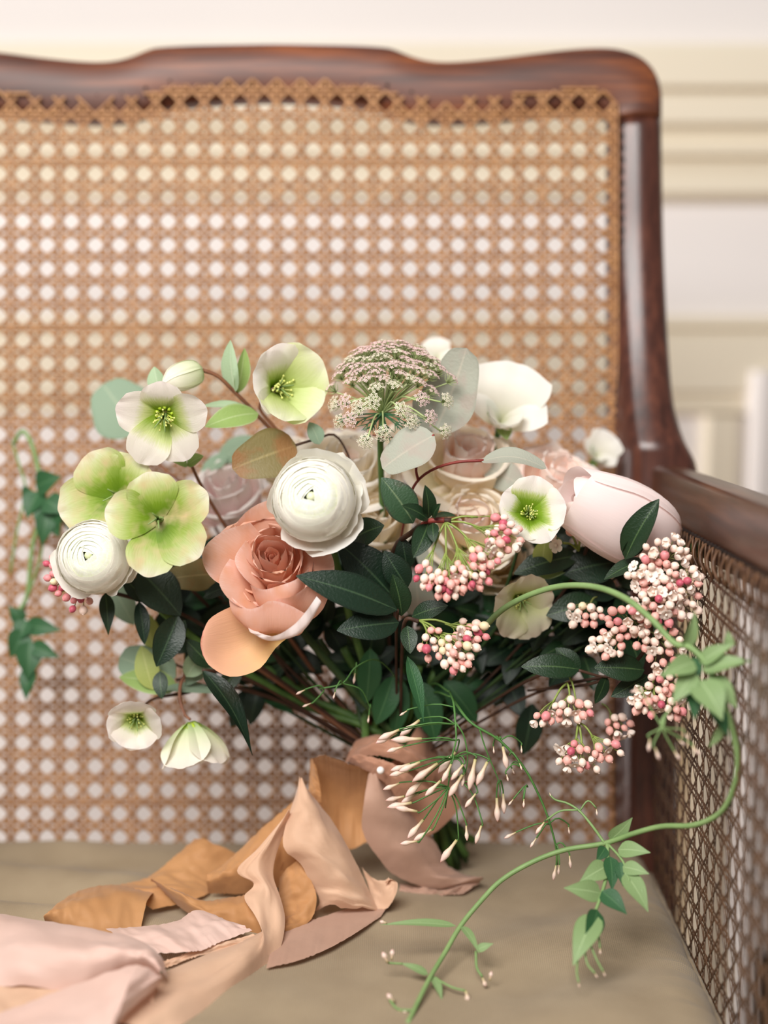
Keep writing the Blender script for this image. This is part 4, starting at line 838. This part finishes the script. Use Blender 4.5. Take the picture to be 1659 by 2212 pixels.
for i, (b, tip, w) in enumerate([((850, 1460, .925), (812, 1565, .925), 56), ((905, 1470, .925), (940, 1600, .925), 64), ((960, 1470, .935), (1030, 1560, .935), 60), ((800, 1400, .92), (790, 1520, .925), 54), ((870, 1470, .93), (850, 1590, .935), 44)]):
    t = thing('green_leaf', 'broad shaded green leaf hanging over the stems above the ribbon, '+['third', 'fourth', 'rightmost', 'leftmost', 'second'][i]+' of five', 'leaf', V3(b), 'broad leaves above the ribbon'); add_leaf(t, L_JASD, b, tip, w, face=(.2, .2, 1), fold=.2); add_tube(t, D_STEM, [b, (b[0], b[1]+60, b[2]+.012), (858, 1640, .953)], 3)

# ------------------------------------------------------------------ lacy umbel
UMB = [plain('umbel pink', (226, 186, 186), (244, 222, 216), 300, .6, .2, trans=.15), plain('umbel cream', (222, 214, 188), (236, 226, 208), 300, .6, .2, trans=.15)]
UGR = plain('umbel green', (158, 176, 116), (182, 196, 138), 200, .5)
def umbellet_mesh(seed, mat):
    q = random.Random(seed); mb = MB(); mg = MB()
    for i in range(17):
        e = math.sqrt((i+.5)/17); a = i*2.4; d = Vector((e*math.cos(a)*.95, e*math.sin(a)*.95, .35*math.sqrt(max(0, 1-e*e))+q.uniform(-.06, .06))); M0 = axes(d, Vector((d.x*.7, d.y*.7, 1)), q.uniform(0, 6), .23)
        for k in range(5):
            c, s_ = math.cos(k*1.2566), math.sin(k*1.2566); c2, s2 = math.cos(k*1.2566+.4), math.sin(k*1.2566+.4); c3, s3 = math.cos(k*1.2566-.4), math.sin(k*1.2566-.4)
            mb.add([M0 @ Vector(v) for v in ((.15*c, .15*s_, .1), (.8*c3, .8*s3, .25), (1.15*c, 1.15*s_, .32), (.8*c2, .8*s2, .25))], [(0, 1, 2, 3)])
        mb.ball(M0 @ Vector((0, 0, .1)), .07, 5, 3)
        mg.tube([(0, 0, -.75), d*.6+Vector((0, 0, -.2)), d], .035, 3)
    for i in range(6):
        a = i*1.047; mg.tube([(0, 0, -.75), (.5*math.cos(a), .5*math.sin(a), -.6), (.95*math.cos(a), .95*math.sin(a), -.15)], lambda s: .06*(1-.8*s), 3)
    return mb.mesh('florets', mat), mg.mesh('floret_stalks', UGR)
UM = [umbellet_mesh(i, UMB[i % 2]) for i in range(4)]
t = thing('lace_flower', 'domed lacy umbel of tiny pink and cream florets at the top of the bouquet', 'flower', V3((828, 960, .885)))
q = random.Random(5); base = V3((826, 893, .897)); rays = MB(); spots = []
for i in range(96):
    e = math.sqrt((i+.5)/96); a = i*2.39996; X = e*math.cos(a); Yb = e*math.sin(a); h = math.sqrt(max(0, 1-(e*.93)**2))
    spots.append((842+116*X+q.uniform(-6, 6), 845-96*h+30*Yb*.9+q.uniform(-6, 6), .893-m(104*-Yb*-1, .89)*.55 + 0, 16*q.uniform(.9, 1.12)))
for px, py, dz in ((735, 912, 0), (722, 872, .006), (775, 880, -.012), (757, 905, -.01), (828, 936, -.016), (790, 955, -.016), (890, 912, -.016), (912, 862, -.012), (962, 932, -.004), (976, 818, .004), (966, 865, -.004), (930, 902, -.01), (716, 838, .01), (868, 885, -.02), (806, 868, -.02), (745, 868, -.006), (935, 845, .0)):
    spots.append((px, py, .886+dz, 16))
for i, (px, py, z, r) in enumerate(spots):
    p = V3((px, py, z)); d = (p-base); up = d.normalized()+U*.45 if py < 860 else d.normalized()*.9+U*.15-F*.5
    ms = UM[(0, 2, 0, 1)[i % 4] if py < 860 else (1, 3, 1, 2)[i % 4]]; M0 = axes(p, up, q.uniform(0, 6), m(r, z)*1.15)
    u = inst('umbellet', ms[0], t, M0); g = bpy.data.objects.new('floret_stalks', ms[1]); COL.objects.link(g); g.parent = u; g['_o'] = u['_o']
    foot = M0 @ Vector((0, 0, -.75)); rays.tube([base, base.lerp(foot, .5)+U*m(6 if py < 860 else 22, z)-F*m(4, z), foot], m(2.0 if py > 850 else 1.4, z), 5, 8)
rays.build('rays', UGR, t)
br = MB()
for i in range(11):
    a = math.radians(-170+160*i/10+q.uniform(-8, 8)); L = q.uniform(60, 105); pr = (826, 893, .893)
    p1 = (826+L*.5*math.cos(a), 893-L*.28*math.sin(a), .885); p2 = (826+L*math.cos(a), 893-L*.55*math.sin(a)+10, .88)
    br.tube([V3(pr), V3(p1), V3(p2)], lambda s: m(2.2, .88)*(1-.6*s), 5, 6)
    for f in (.5, .75):
        c = cr([pr, p1, p2], f)
        for sg in (-.6, .6): br.tube([V3(c), V3((c[0]+26*math.cos(a+sg), c[1]-14*math.sin(a+sg)+3, c[2]-.003))], lambda s: m(1.7, .88)*(1-.6*s), 4)
br.build('bracts', plain('bract dark', (52, 92, 62), (70, 110, 74), 150, .5), t)
mb = MB(); mb.tube([base, V3((824, 930, .892)), V3((822, 980, .905)), V3((830, 1200, .945)), V3((846, 1450, .955)), V3((860, 1650, .957))], m(7, .89), 7, 24); mb.build('stem', G_STEM, t)
# ------------------------------------------------------------------ jasmine
JB = plain('jasmine bud', (236, 212, 196), (242, 226, 208), 60, .5, .3)
def jasmat():
    M_, nt, b, out = newmat('jasmine bud'); tc = nt.nodes.new('ShaderNodeTexCoord'); sx = nt.nodes.new('ShaderNodeSeparateXYZ'); nt.links.new(tc.outputs['UV'], sx.inputs[0])
    col = ramp(nt, [(0, (128, 148, 70)), (.12, (190, 180, 120)), (.3, (232, 206, 176)), (.6, (238, 214, 198)), (.85, (236, 206, 194)), (1, (222, 160, 150))], sx.outputs[1]); nt.links.new(col, b.inputs['Base Color']); b.inputs['Roughness'].default_value = .5
    translucent(nt, b, out, col, .15); return M_
JBM = jasmat()
mb = MB(); prof = [(0, 0), (.048, .02), (.052, .24), (.068, .4), (.102, .54), (.115, .64), (.094, .78), (.05, .91), (.004, 1)]
mb.loft([[Vector((r*math.cos(a), r*math.sin(a), z)) for a in (2*math.pi*k/8 for k in range(8))] for r, z in prof]); JM = mb.mesh('jasmine_bud', JBM)
def jbud(t, tip, base, mesh=None, fat=1.0):
    A, B = V3(base), V3(tip); L = (B-A).length; M0 = axes(A, B-A, rnd.uniform(0, 6)) @ Matrix.Diagonal((L*fat, L*fat, L, 1)); inst('flower_bud', mesh or JM, t, M0)
J_ST = plain('jasmine stalk', (66, 108, 52), (86, 128, 66), 90, .5)
jz = lambda x, y: .858 + .00002*abs(x-960)
def jasmine(label, buds, nodes, mains, loc, group='jasmine sprays'):
    t = thing('jasmine_spray', label, 'jasmine', V3(loc), group); st = MB(); z0 = nodes[0][2]
    for (tx, ty, bx, by) in buds:
        dz = rnd.uniform(-.008, .008); n = min(nodes, key=lambda n: (n[0]-bx)**2 + (n[1]-by)**2 + (4e4 if n[1] > by+10 else 0)); z = n[2]+dz
        L = math.hypot(tx-bx, ty-by); jbud(t, (tx, ty, z), (bx, by, z+.001), None, min(1.1, 66/max(L, 20))*1.1)
        ux, uy = (bx-tx)/max(L, 1), (by-ty)/max(L, 1)
        st.tube([V3(n), V3(((n[0]+bx)/2+ux*12, (n[1]+by)/2+uy*12-4, (n[2]+z)/2)), V3((bx+ux*6, by+uy*6, z+.001)), V3((bx, by, z+.001))], m(1.7, z), 5, 8)
    st.build('stalks', J_ST, t)
    for p, r in mains: add_tube(t, J_ST, p, r, n=24, taper=.6)
    return t
B1 = [(816, 1598, 863, 1576), (811, 1606, 858, 1582), (863, 1590, 907, 1555), (844, 1598, 912, 1596), (835, 1624, 871, 1613), (843, 1665, 886, 1650), (861, 1667, 908, 1646), (890, 1689, 946, 1648), (946, 1671, 984, 1624), (827, 1706, 863, 1692), (875, 1722, 918, 1681), (833, 1729, 874, 1720), (866, 1734, 905, 1714), (836, 1744, 890, 1734), (853, 1744, 902, 1753), (918, 1720, 952, 1686), (974, 1686, 1001, 1651), (969, 1722, 999, 1673), (1013, 1708, 1027, 1639), (1029, 1697, 1053, 1645), (1004, 1745, 1028, 1714), (880, 1812, 915, 1770), (864, 1823, 902, 1817), (893, 1816, 932, 1792), (951, 1863, 987, 1814), (1009, 1817, 1007, 1783), (1027, 1823, 1040, 1783), (841, 1675, 883, 1665), (863, 1546, 880, 1535), (955, 1690, 975, 1650), (998, 1700, 1003, 1668)]
jasmine('spray of long pale jasmine buds hanging in front of the ribbon wrap', B1, [(982, 1528, .868), (984, 1565, .862), (975, 1640, .86), (985, 1600, .86), (968, 1700, .862), (1000, 1690, .862)],
        [([(972, 1495, .89), (980, 1520, .87), (984, 1565, .862), (985, 1600, .86), (975, 1640, .86), (968, 1700, .862), (962, 1745, .868)], 2.6), ([(984, 1560, .862), (1002, 1590, .861), (1010, 1640, .862), (1000, 1690, .862)], 2.0), ([(972, 1495, .89), (930, 1480, .93), (880, 1560, .95), (872, 1640, .955)], 2.6)], (868, 1650, .955))
B2 = [(1096, 1662, 1086, 1612), (1075, 1776, 1073, 1723), (1089, 1758, 1087, 1714), (1098, 1740, 1109, 1726), (1132, 1745, 1131, 1730), (1089, 1811, 1115, 1798), (1145, 1831, 1159, 1810), (1157, 1802, 1175, 1777), (1230, 1802, 1228, 1786), (1195, 1902, 1201, 1869), (1206, 1890, 1208, 1868), (1233, 1876, 1230, 1848), (1131, 1745, 1132, 1725), (1098, 1688, 1094, 1672), (1111, 1672, 1106, 1660), (1067, 1628, 1066, 1612), (1127, 1627, 1126, 1610), (1128, 1664, 1122, 1648)]
jasmine('long thin jasmine shoot with small buds trailing down to the cushion', B2, [(1030, 1570, .868), (1080, 1600, .868), (1100, 1632, .868), (1130, 1660, .87), (1078, 1690, .87), (1140, 1700, .87), (1170, 1740, .872), (1185, 1780, .874), (1200, 1825, .876)],
        [([(975, 1505, .885), (1005, 1548, .872), (1030, 1570, .868), (1080, 1600, .868), (1130, 1655, .87), (1165, 1720, .872), (1185, 1770, .874), (1200, 1825, .876), (1204, 1868, .878)], 3.2), ([(1035, 1572, .868), (1050, 1620, .868), (1078, 1690, .87), (1080, 1722, .87)], 1.8), ([(975, 1505, .885), (930, 1500, .93), (882, 1580, .95), (872, 1650, .955)], 2.6)], (872, 1650, .955))
B3 = [(639, 1500, 659, 1490), (653, 1527, 672, 1519), (764, 1477, 767, 1454), (795, 1562, 797, 1545), (720, 1510, 724, 1494)]
jasmine('thin jasmine shoot with tiny buds left of the stem bundle', B3, [(740, 1478, .89), (700, 1490, .89), (770, 1440, .89), (800, 1530, .9)], [([(690, 1488, .89), (740, 1476, .89), (770, 1440, .89), (820, 1428, .9), (870, 1500, .93), (868, 1640, .955)], 2.0), ([(740, 1476, .89), (780, 1490, .893), (800, 1530, .9)], 1.6)], (868, 1650, .955))
# the long looping vine on the right
vine = thing('jasmine_vine', 'long jasmine vine looping out over the arm panel and back across the cushion', 'jasmine', V3((870, 1650, .955)))
V1 = [(1000, 1420, .92), (1062, 1338, .88), (1120, 1296, .862), (1200, 1268, .846), (1280, 1267, .83), (1350, 1292, .812), (1410, 1340, .796), (1455, 1388, .786), (1490, 1398, .78), (1522, 1430, .775), (1556, 1500, .772), (1580, 1570, .772), (1594, 1640, .776), (1586, 1700, .784), (1556, 1755, .796), (1500, 1782, .812), (1430, 1785, .826), (1370, 1800, .836), (1305, 1822, .846), (1220, 1836, .852), (1150, 1862, .854), (1085, 1900, .852), (1040, 1945, .846), (995, 2000, .838), (960, 2060, .824), (930, 2110, .808), (905, 2160, .79), (880, 2212, .772)]
add_tube(vine, V_STEM, V1, 6.4, n=150, seg=8, taper=.72); add_tube(vine, D_STEM, [(1000, 1420, .92), (920, 1500, .94), (872, 1650, .955)], 6)
J = lambda b, t_, w, mat=L_JAS, **k: add_leaf(vine, mat, b, t_, w, shape='jasm', **k)
n1 = (1490, 1400, .778)
J((1478, 1400, .782), (1500, 1318, .78), 38, face=(.5, 0, 1), fold=.35)
J((1512, 1432, .776), (1588, 1390, .768), 40, face=(.1, .6, .8), fold=.3)
J((1518, 1448, .774), (1626, 1428, .764), 46, face=(0, .7, .8), fold=.3)
J((1500, 1430, .774), (1425, 1462, .762), 52, face=(-.2, .4, 1), fold=.25)
J((1500, 1450, .772), (1452, 1520, .764), 52, face=(-.2, .2, 1))
J((1512, 1470, .77), (1560, 1556, .756), 78, face=(.1, .2, 1), bend=.12)
J((1532, 1462, .772), (1592, 1530, .766), 56, face=(.5, .1, 1)); J((1536, 1520, .772), (1572, 1592, .766), 44, face=(.5, .1, 1), mat=L_JASD); J((1498, 1480, .774), (1500, 1556, .768), 40, mat=L_JASD); J((1575, 1400, .77), (1572, 1362, .77), 24)
J((1560, 1570, .775), (1530, 1615, .772), 24, face=(.3, 0, 1)); J((1505, 1420, .778), (1475, 1500, .772), 40, mat=L_JASD)
st = MB()
for tx, ty, bx, by, z in ((1401, 1624, 1404, 1595, .77), (1425, 1642, 1415, 1615, .765), (1470, 1642, 1456, 1622, .772), (1513, 1631, 1495, 1612, .775), (1480, 1610, 1465, 1598, .775), (1488, 1596, 1478, 1583, .775), (1362, 1494, 1385, 1492, .79)):
    jbud(vine, (tx, ty, z), (bx, by, z+.001), None, 1.3); st.tube([V3((1490, 1500, .775)), V3((1440, 1540, .775)), V3((1430, 1570, .772)), V3((bx-4, by-8, z+.001)), V3((bx, by, z+.001))], m(1.8, .775), 5, 10)
st.build('stalks', V_STEM, vine)
# second leaf joint, lying over the cushion
add_tube(vine, V_STEM, [(1312, 1822, .845), (1312, 1880, .836), (1300, 1930, .824), (1282, 1980, .812)], 5, n=14, taper=.7); add_tube(vine, V_STEM, [(1312, 1822, .845), (1345, 1860, .835), (1360, 1905, .824)], 3, n=10)
add_tube(vine, V_STEM, [(1305, 1820, .845), (1280, 1785, .855), (1252, 1752, .862), (1225, 1735, .866), (1200, 1728, .868), (1187, 1716, .869)], 3.4, n=16, taper=.6); add_tube(vine, V_STEM, [(1252, 1752, .862), (1270, 1730, .862), (1288, 1745, .862)], 2, n=8); add_tube(vine, V_STEM, [(1248, 1750, .862), (1210, 1752, .864), (1180, 1772, .866)], 2.4, n=8)
for tx, ty, bx, by in ((1290, 1762, 1288, 1746), (1157, 1802, 1176, 1776), (1190, 1720, 1187, 1712)): jbud(vine, (tx, ty, .862), (bx, by, .863), None, 1.3)
J((1318, 1815, .845), (1366, 1766, .84), 38, face=(.3, .2, 1)); J((1335, 1835, .84), (1405, 1842, .83), 42, face=(.1, .6, 1)); J((1345, 1872, .832), (1402, 1888, .824), 36, face=(.1, .5, 1)); J((1350, 1885, .828), (1400, 1970, .816), 50, face=(.3, .3, 1))
J((1318, 1850, .838), (1322, 1925, .828), 40, mat=L_JASD, face=(.2, .2, 1)); J((1308, 1830, .842), (1288, 1860, .838), 30, mat=L_JASD); J((1312, 1870, .836), (1252, 1905, .826), 48, face=(-.1, .4, 1)); J((1298, 1930, .824), (1218, 1918, .816), 50, face=(0, .5, 1))
J((1300, 1925, .824), (1354, 1975, .815), 46, mat=L_JASD, face=(.3, .3, 1)); J((1286, 1975, .813), (1238, 2086, .792), 62, face=(-.3, .4, 1)); J((1290, 1965, .814), (1262, 2050, .8), 52, mat=L_JASD, face=(.4, .2, 1)); J((1340, 1862, .834), (1346, 1915, .828), 30, mat=L_JASD)
st = MB()
for p in ([(1290, 1990, .81), (1293, 2020, .805), (1296, 2048, .80)], [(1262, 2040, .80), (1268, 2080, .795), (1285, 2102, .79)], [(1275, 2040, .80), (1290, 2075, .795), (1303, 2098, .79)], [(1248, 2070, .796), (1246, 2100, .79), (1250, 2122, .786)]):
    st.tube([V3(a) for a in p], m(2.4, .8), 5, 8); a, b = p[-2], p[-1]; jbud(vine, (b[0]+(b[0]-a[0])*.35, b[1]+(b[1]-a[1])*.5, b[2]), b, None, 1.5)
st.build('stalks', V_STEM, vine)
# end of the vine, out of focus on the cushion
J((985, 2000, .838), (822, 1998, .832), 22, face=(0, .8, .6), bend=.05, fold=.3); J((998, 2000, .838), (1035, 2060, .82), 22, face=(.4, .5, 1)); J((1030, 2052, .823), (1066, 2038, .822), 20, face=(0, .7, 1))
J((925, 2105, .812), (862, 2080, .812), 20, face=(0, .8, .7)); J((935, 2108, .81), (955, 2162, .798), 22, face=(.4, .4, 1))
add_tube(vine, V_STEM, [(1028, 2055, .823), (1030, 2090, .816), (1042, 2110, .812)], 3, n=8); add_tube(vine, V_STEM, [(935, 2110, .81), (975, 2132, .803), (1005, 2140, .801)], 2.6, n=8); add_tube(vine, V_STEM, [(870, 2082, .812), (838, 2080, .812)], 2.6, n=6); add_tube(vine, V_STEM, [(895, 2182, .783), (860, 2180, .785), (842, 2160, .79)], 3, n=8)
for tx, ty, bx, by, z in ((1062, 2098, 1058, 2118, .81), (1050, 2132, 1042, 2112, .81), (1012, 2165, 1006, 2140, .80), (826, 2056, 838, 2080, .81), (848, 2050, 846, 2074, .81), (836, 2146, 852, 2165, .79), (868, 2190, 885, 2180, .784), (845, 2200, 866, 2184, .784), (820, 1990, 836, 1994, .832)):
    jbud(vine, (tx, ty, z), (bx, by, z), None, 2.0)
# blurred vine at the far left behind the flowers
lv = thing('jasmine_vine', 'blurred dark green jasmine shoot against the cane at the far left', 'jasmine', V3((250, 1350, .99)))
add_tube(lv, V_STEM, [(28, 960, 1.02), (48, 932, 1.018), (68, 958, 1.016), (84, 1020, 1.012), (96, 1080, 1.01), (70, 1180, 1.012), (58, 1290, 1.012), (30, 1330, 1.01)], 5, n=30); add_tube(lv, V_STEM, [(28, 960, 1.02), (40, 1000, 1.02), (55, 1060, 1.02), (36, 1150, 1.02), (22, 1240, 1.02)], 3, n=20); add_tube(lv, V_STEM, [(100, 1100, 1.005), (88, 1200, 1.008), (60, 1290, 1.01)], 3, n=12)
add_tube(lv, D_STEM, [(96, 1080, 1.01), (180, 1180, 1.0), (300, 1330, .985), (560, 1500, .97), (845, 1655, .96)], 4, n=26); add_tube(lv, D_STEM, [(58, 1290, 1.012), (45, 1345, 1.01), (60, 1400, 1.005), (66, 1490, 1.0)], 4, n=14)
for b, tp, w in (((78, 1052, 1.008), (132, 1030, 1.0), 60), ((85, 1062, 1.006), (58, 1120, 1.0), 56), ((98, 1080, 1.002), (128, 1160, .998), 72), ((70, 1060, 1.01), (48, 1078, 1.008), 40), ((105, 1100, 1.0), (90, 1180, .998), 46), ((98, 1080, 1.0), (142, 1110, .995), 56),
                 ((50, 1345, 1.006), (18, 1310, 1.004), 36), ((55, 1352, 1.004), (132, 1362, .998), 44), ((55, 1362, 1.002), (22, 1420, 1.0), 56), ((64, 1385, 1.0), (60, 1470, .995), 60), ((66, 1395, 1.0), (128, 1420, .996), 40), ((66, 1440, 1.0), (56, 1512, .996), 40), ((58, 1340, 1.004), (40, 1385, 1.0), 50)):
    add_leaf(lv, L_JASD, b, tp, w, shape='jasm', face=(rnd.uniform(-.3, .4), .3, 1), fold=.2)

# ------------------------------------------------------------------ silk ribbons
SILK_C = silk('caramel silk', (186, 134, 86), (200, 150, 102)); SILK_P = silk('peach silk', (214, 174, 144), (224, 188, 160)); SILK_B = silk('blush silk', (222, 188, 174), (228, 198, 186)); SILK_M = silk('mauve silk', (184, 146, 126), (198, 162, 142)); SILK_W = silk('wrap silk', (180, 130, 104), (194, 146, 120))
def strip(t, mat, A, B, name='fold', bulge=0.0, nu=14, nv=56, mid=None, ripple=.0016, fray=.0009, seed=1, label=None):
    A = [V3(p) for p in A]; B = [V3(p) for p in B]; Mi = [V3(p) for p in mid] if mid else None; pts = []; uvs = []
    for j in range(nv+1):
        v = j/nv; a = crv(A, v); b_ = crv(B, v); w = (b_-a).length
        c = crv(Mi, v) if Mi else (a+b_)/2 + (U*.6-F)*bulge
        a = a + U*fray*noise.noise(Vector((v*60, seed, 1))); b_ = b_ + U*fray*noise.noise(Vector((v*60, seed, 9)))
        for i in range(nu+1):
            u = i/nu; p = a*((1-u)*(1-2*u)) + c*(4*u*(1-u)) + b_*(u*(2*u-1))
            e = 4*u*(1-u); p = p + (U*.7-F*.7)*ripple*(noise.noise(Vector((u*2.5+seed*3, v*5, seed)))*1.7 + noise.noise(Vector((u*6, v*12+seed, 2)))*.9)*(.4+e)
            pts.append(p); uvs.append((u, v))
    mb = MB(); mb.grid(pts, nu, nv, uvs); return mb.build(name, mat, t, label=label)
rc = thing('silk_ribbon', 'caramel and mauve silk ribbon wrapped and knotted around the flower stems', 'ribbon', V3((862, 1662, .955)), 'silk ribbons of the bouquet')
ax = (V3(END)-V3(TIE)).normalized(); e1 = (R - ax*R.dot(ax)).normalized(); e2 = ax.cross(e1)
mb = MB(); rings = []
for i in range(15):
    f = i/14; c = cr([(832, 1606, .953), (852, 1645, .955), (880, 1700, .96), (912, 1756, .966)], f); rr = m(80+16*f, .95)*(1+.04*math.sin(f*9)); row = []
    for k in range(36):
        a = k*2*math.pi/36; w = rr*(1+.05*math.sin(a*3+f*5)+.03*math.sin(a*7-f*8)); row.append(V3(c)+e1*math.cos(a)*w*1.05+e2*math.sin(a)*w*.92 - ax*.004*math.sin(a*2+1)*(1-f))
    rings.append(row)
mb.loft(rings, cap=False); mb.build('wrap', SILK_W, rc)
strip(rc, SILK_W, [(745, 1648, .945), (790, 1632, .925), (850, 1640, .915), (905, 1668, .922), (930, 1700, .935)], [(770, 1600, .945), (810, 1588, .93), (850, 1598, .92), (900, 1625, .92), (950, 1660, .935)], 'knot', .004, seed=2)
strip(rc, SILK_W, [(752, 1645, .935), (800, 1670, .92), (840, 1700, .915), (868, 1745, .92)], [(768, 1632, .93), (822, 1640, .912), (866, 1660, .908), (920, 1700, .918)], 'knot', .004, seed=3)
strip(rc, SILK_C, [(806, 1668, .928), (750, 1648, .922), (700, 1632, .926), (670, 1640, .936)], [(800, 1815, .95), (752, 1835, .945), (705, 1800, .942), (668, 1750, .945)], 'loop', -.012, seed=4, mid=[(800, 1740, .948), (752, 1740, .952), (705, 1715, .95), (668, 1695, .946)])
strip(rc, SILK_C, [(672, 1636, .936), (668, 1690, .934), (660, 1745, .935)], [(684, 1660, .928), (692, 1705, .925), (696, 1752, .928)], 'loop', .002, seed=5)
strip(rc, SILK_M, [(796, 1672, .922), (786, 1735, .916), (783, 1795, .92), (815, 1850, .926), (850, 1888, .932), (900, 1912, .936), (960, 1920, .938), (1036, 1908, .942)],
      [(830, 1690, .93), (885, 1752, .94), (928, 1800, .944), (950, 1838, .946), (965, 1868, .948), (1000, 1888, .95), (1022, 1896, .948), (1044, 1902, .944)], 'tail', .008, nu=12, nv=44, seed=6, ripple=.002)
strip(rc, SILK_M, [(1040, 1904, .943), (960, 1920, .94), (865, 1908, .945)], [(1000, 1932, .932), (940, 1934, .931), (862, 1926, .938)], 'tail', .001, seed=7)
strip(rc, SILK_C, [(632, 1732, .932), (560, 1795, .926), (500, 1852, .926), (452, 1890, .93)], [(640, 1900, .925), (580, 1925, .922), (520, 1930, .922), (450, 1930, .925)], 'loop', .01, nu=12, seed=8, ripple=.002)
strip(rc, SILK_C, [(650, 1858, .902), (672, 1900, .895), (684, 1945, .892), (668, 1990, .886), (618, 2014, .872)], [(604, 1895, .912), (602, 1930, .908), (604, 1960, .902), (606, 1985, .893), (606, 2002, .882)], 'loop', .004, seed=9)
strip(rc, SILK_C, [(640, 1780, .925), (625, 1830, .92), (605, 1880, .918)], [(690, 1780, .935), (680, 1840, .928), (650, 1880, .92)], 'fold', -.004, seed=19)
strip(rc, SILK_C, [(420, 1812, .955), (372, 1855, .945), (312, 1898, .935), (232, 1914, .93)], [(524, 1852, .955), (462, 1910, .94), (440, 1935, .925), (330, 1965, .905)], 'loop', .006, seed=10, ripple=.0016)
strip(rc, SILK_C, [(335, 1928, .918), (260, 1912, .92), (190, 1918, .915), (140, 1942, .902), (106, 1988, .885)], [(305, 2018, .878), (255, 2022, .873), (190, 2018, .87), (140, 2012, .872), (104, 2004, .878)], 'loop', .012, seed=11, ripple=.0016)
strip(rc, SILK_C, [(326, 1904, .92), (380, 1922, .905), (440, 1945, .898), (500, 1938, .898), (552, 1930, .895)], [(340, 1914, .922), (395, 1965, .902), (450, 1998, .888), (510, 2008, .88), (566, 2020, .872)], 'loop', .008, seed=12, ripple=.0014)
rb = thing('silk_ribbon', 'pale peach and blush silk ribbon tails spilling over the cushion to the lower left', 'ribbon', V3((640, 1900, .905)), 'silk ribbons of the bouquet')
strip(rb, SILK_P, [(645, 1696, .922), (622, 1765, .902), (612, 1828, .890), (648, 1866, .894), (670, 1905, .896), (690, 1945, .898), (680, 1970, .905)],
      [(660, 1700, .925), (712, 1762, .915), (752, 1830, .908), (785, 1895, .906), (806, 1945, .906), (816, 1966, .906), (818, 1972, .906)], 'loop', .012, nu=12, nv=36, seed=13, ripple=.003)
strip(rb, SILK_P, [(812, 1970, .906), (838, 1960, .902), (856, 1930, .90), (858, 1906, .902), (842, 1900, .904), (834, 1915, .906)], [(782, 1872, .925), (806, 1898, .915), (828, 1902, .91), (838, 1898, .91), (838, 1900, .908), (832, 1905, .908)], 'curl', 0, nv=24, seed=14)
strip(rb, SILK_M, [(850, 1945, .918), (760, 1960, .908), (680, 1985, .892), (600, 2000, .88)], [(822, 1980, .897), (745, 2030, .864), (660, 2070, .840), (575, 2092, .829)], 'tail', .001, seed=15, ripple=.0005, fray=.0005)
strip(rb, SILK_P, [(620, 1758, .902), (560, 1830, .895), (512, 1880, .890), (548, 1908, .886), (528, 1935, .88), (540, 1962, .872), (572, 2000, .862), (545, 2024, .854), (470, 2052, .842), (330, 2112, .802), (200, 2190, .765)],
      [(630, 1764, .906), (602, 1830, .900), (590, 1888, .895), (606, 1940, .884), (616, 1992, .870), (602, 2058, .850), (560, 2102, .832), (500, 2142, .806), (440, 2182, .784), (390, 2216, .762), (350, 2250, .75)], 'tail', .006, nu=14, nv=60, seed=16, ripple=.0022)
strip(rb, SILK_B, [(228, 2006, .862), (300, 2002, .864), (380, 1990, .870), (430, 1966, .876), (520, 2000, .866)], [(300, 2060, .832), (390, 2058, .832), (440, 2050, .836), (490, 2030, .846), (545, 2010, .857)], 'tail', .003, seed=17)
strip(rb, SILK_P, [(330, 2085, .83), (430, 2050, .842), (545, 2018, .856)], [(345, 2095, .826), (440, 2062, .838), (560, 2026, .852)], 'tail', .001, seed=20)
strip(rb, SILK_B, [(-70, 1968, .85), (60, 1984, .838), (200, 2006, .824), (290, 2026, .812), (345, 2062, .802), (362, 2112, .792)], [(-70, 2140, .785), (40, 2128, .785), (150, 2140, .782), (235, 2105, .784), (300, 2088, .786), (348, 2112, .788)], 'tail', .014, nu=14, nv=40, seed=18, ripple=.003)
strip(rb, SILK_P, [(-70, 2120, .79), (60, 2120, .79), (200, 2120, .79), (340, 2110, .793)], [(-70, 2260, .752), (60, 2250, .752), (200, 2240, .755), (330, 2200, .765)], 'tail', .002, seed=22)
strip(rb, SILK_B, [(-70, 2212, .752), (100, 2150, .762), (268, 2090, .774), (312, 2088, .774), (352, 2114, .78)], [(-70, 2330, .715), (100, 2320, .715), (215, 2290, .72), (262, 2200, .742), (345, 2126, .776)], 'tail', .006, nu=14, nv=40, seed=21, ripple=.002)
t = thing('pearl_pin', 'white pearl headed pin stuck in the ribbon wrap', 'pin', V3((822, 1664, .905)))
mb = MB(); mb.ball(V3((822, 1664, .903)), m(8.5, .9), 12, 9); mb.build('pearl', plain('pearl', (240, 232, 226), (246, 240, 236), 10, .2, .6), t)
mb = MB(); mb.tube([V3((822, 1664, .905)), V3((850, 1672, .93))], .0004, 5); mb.build('pin_shaft', plain('steel', (180, 180, 180), None, 10, .3, .6), t)
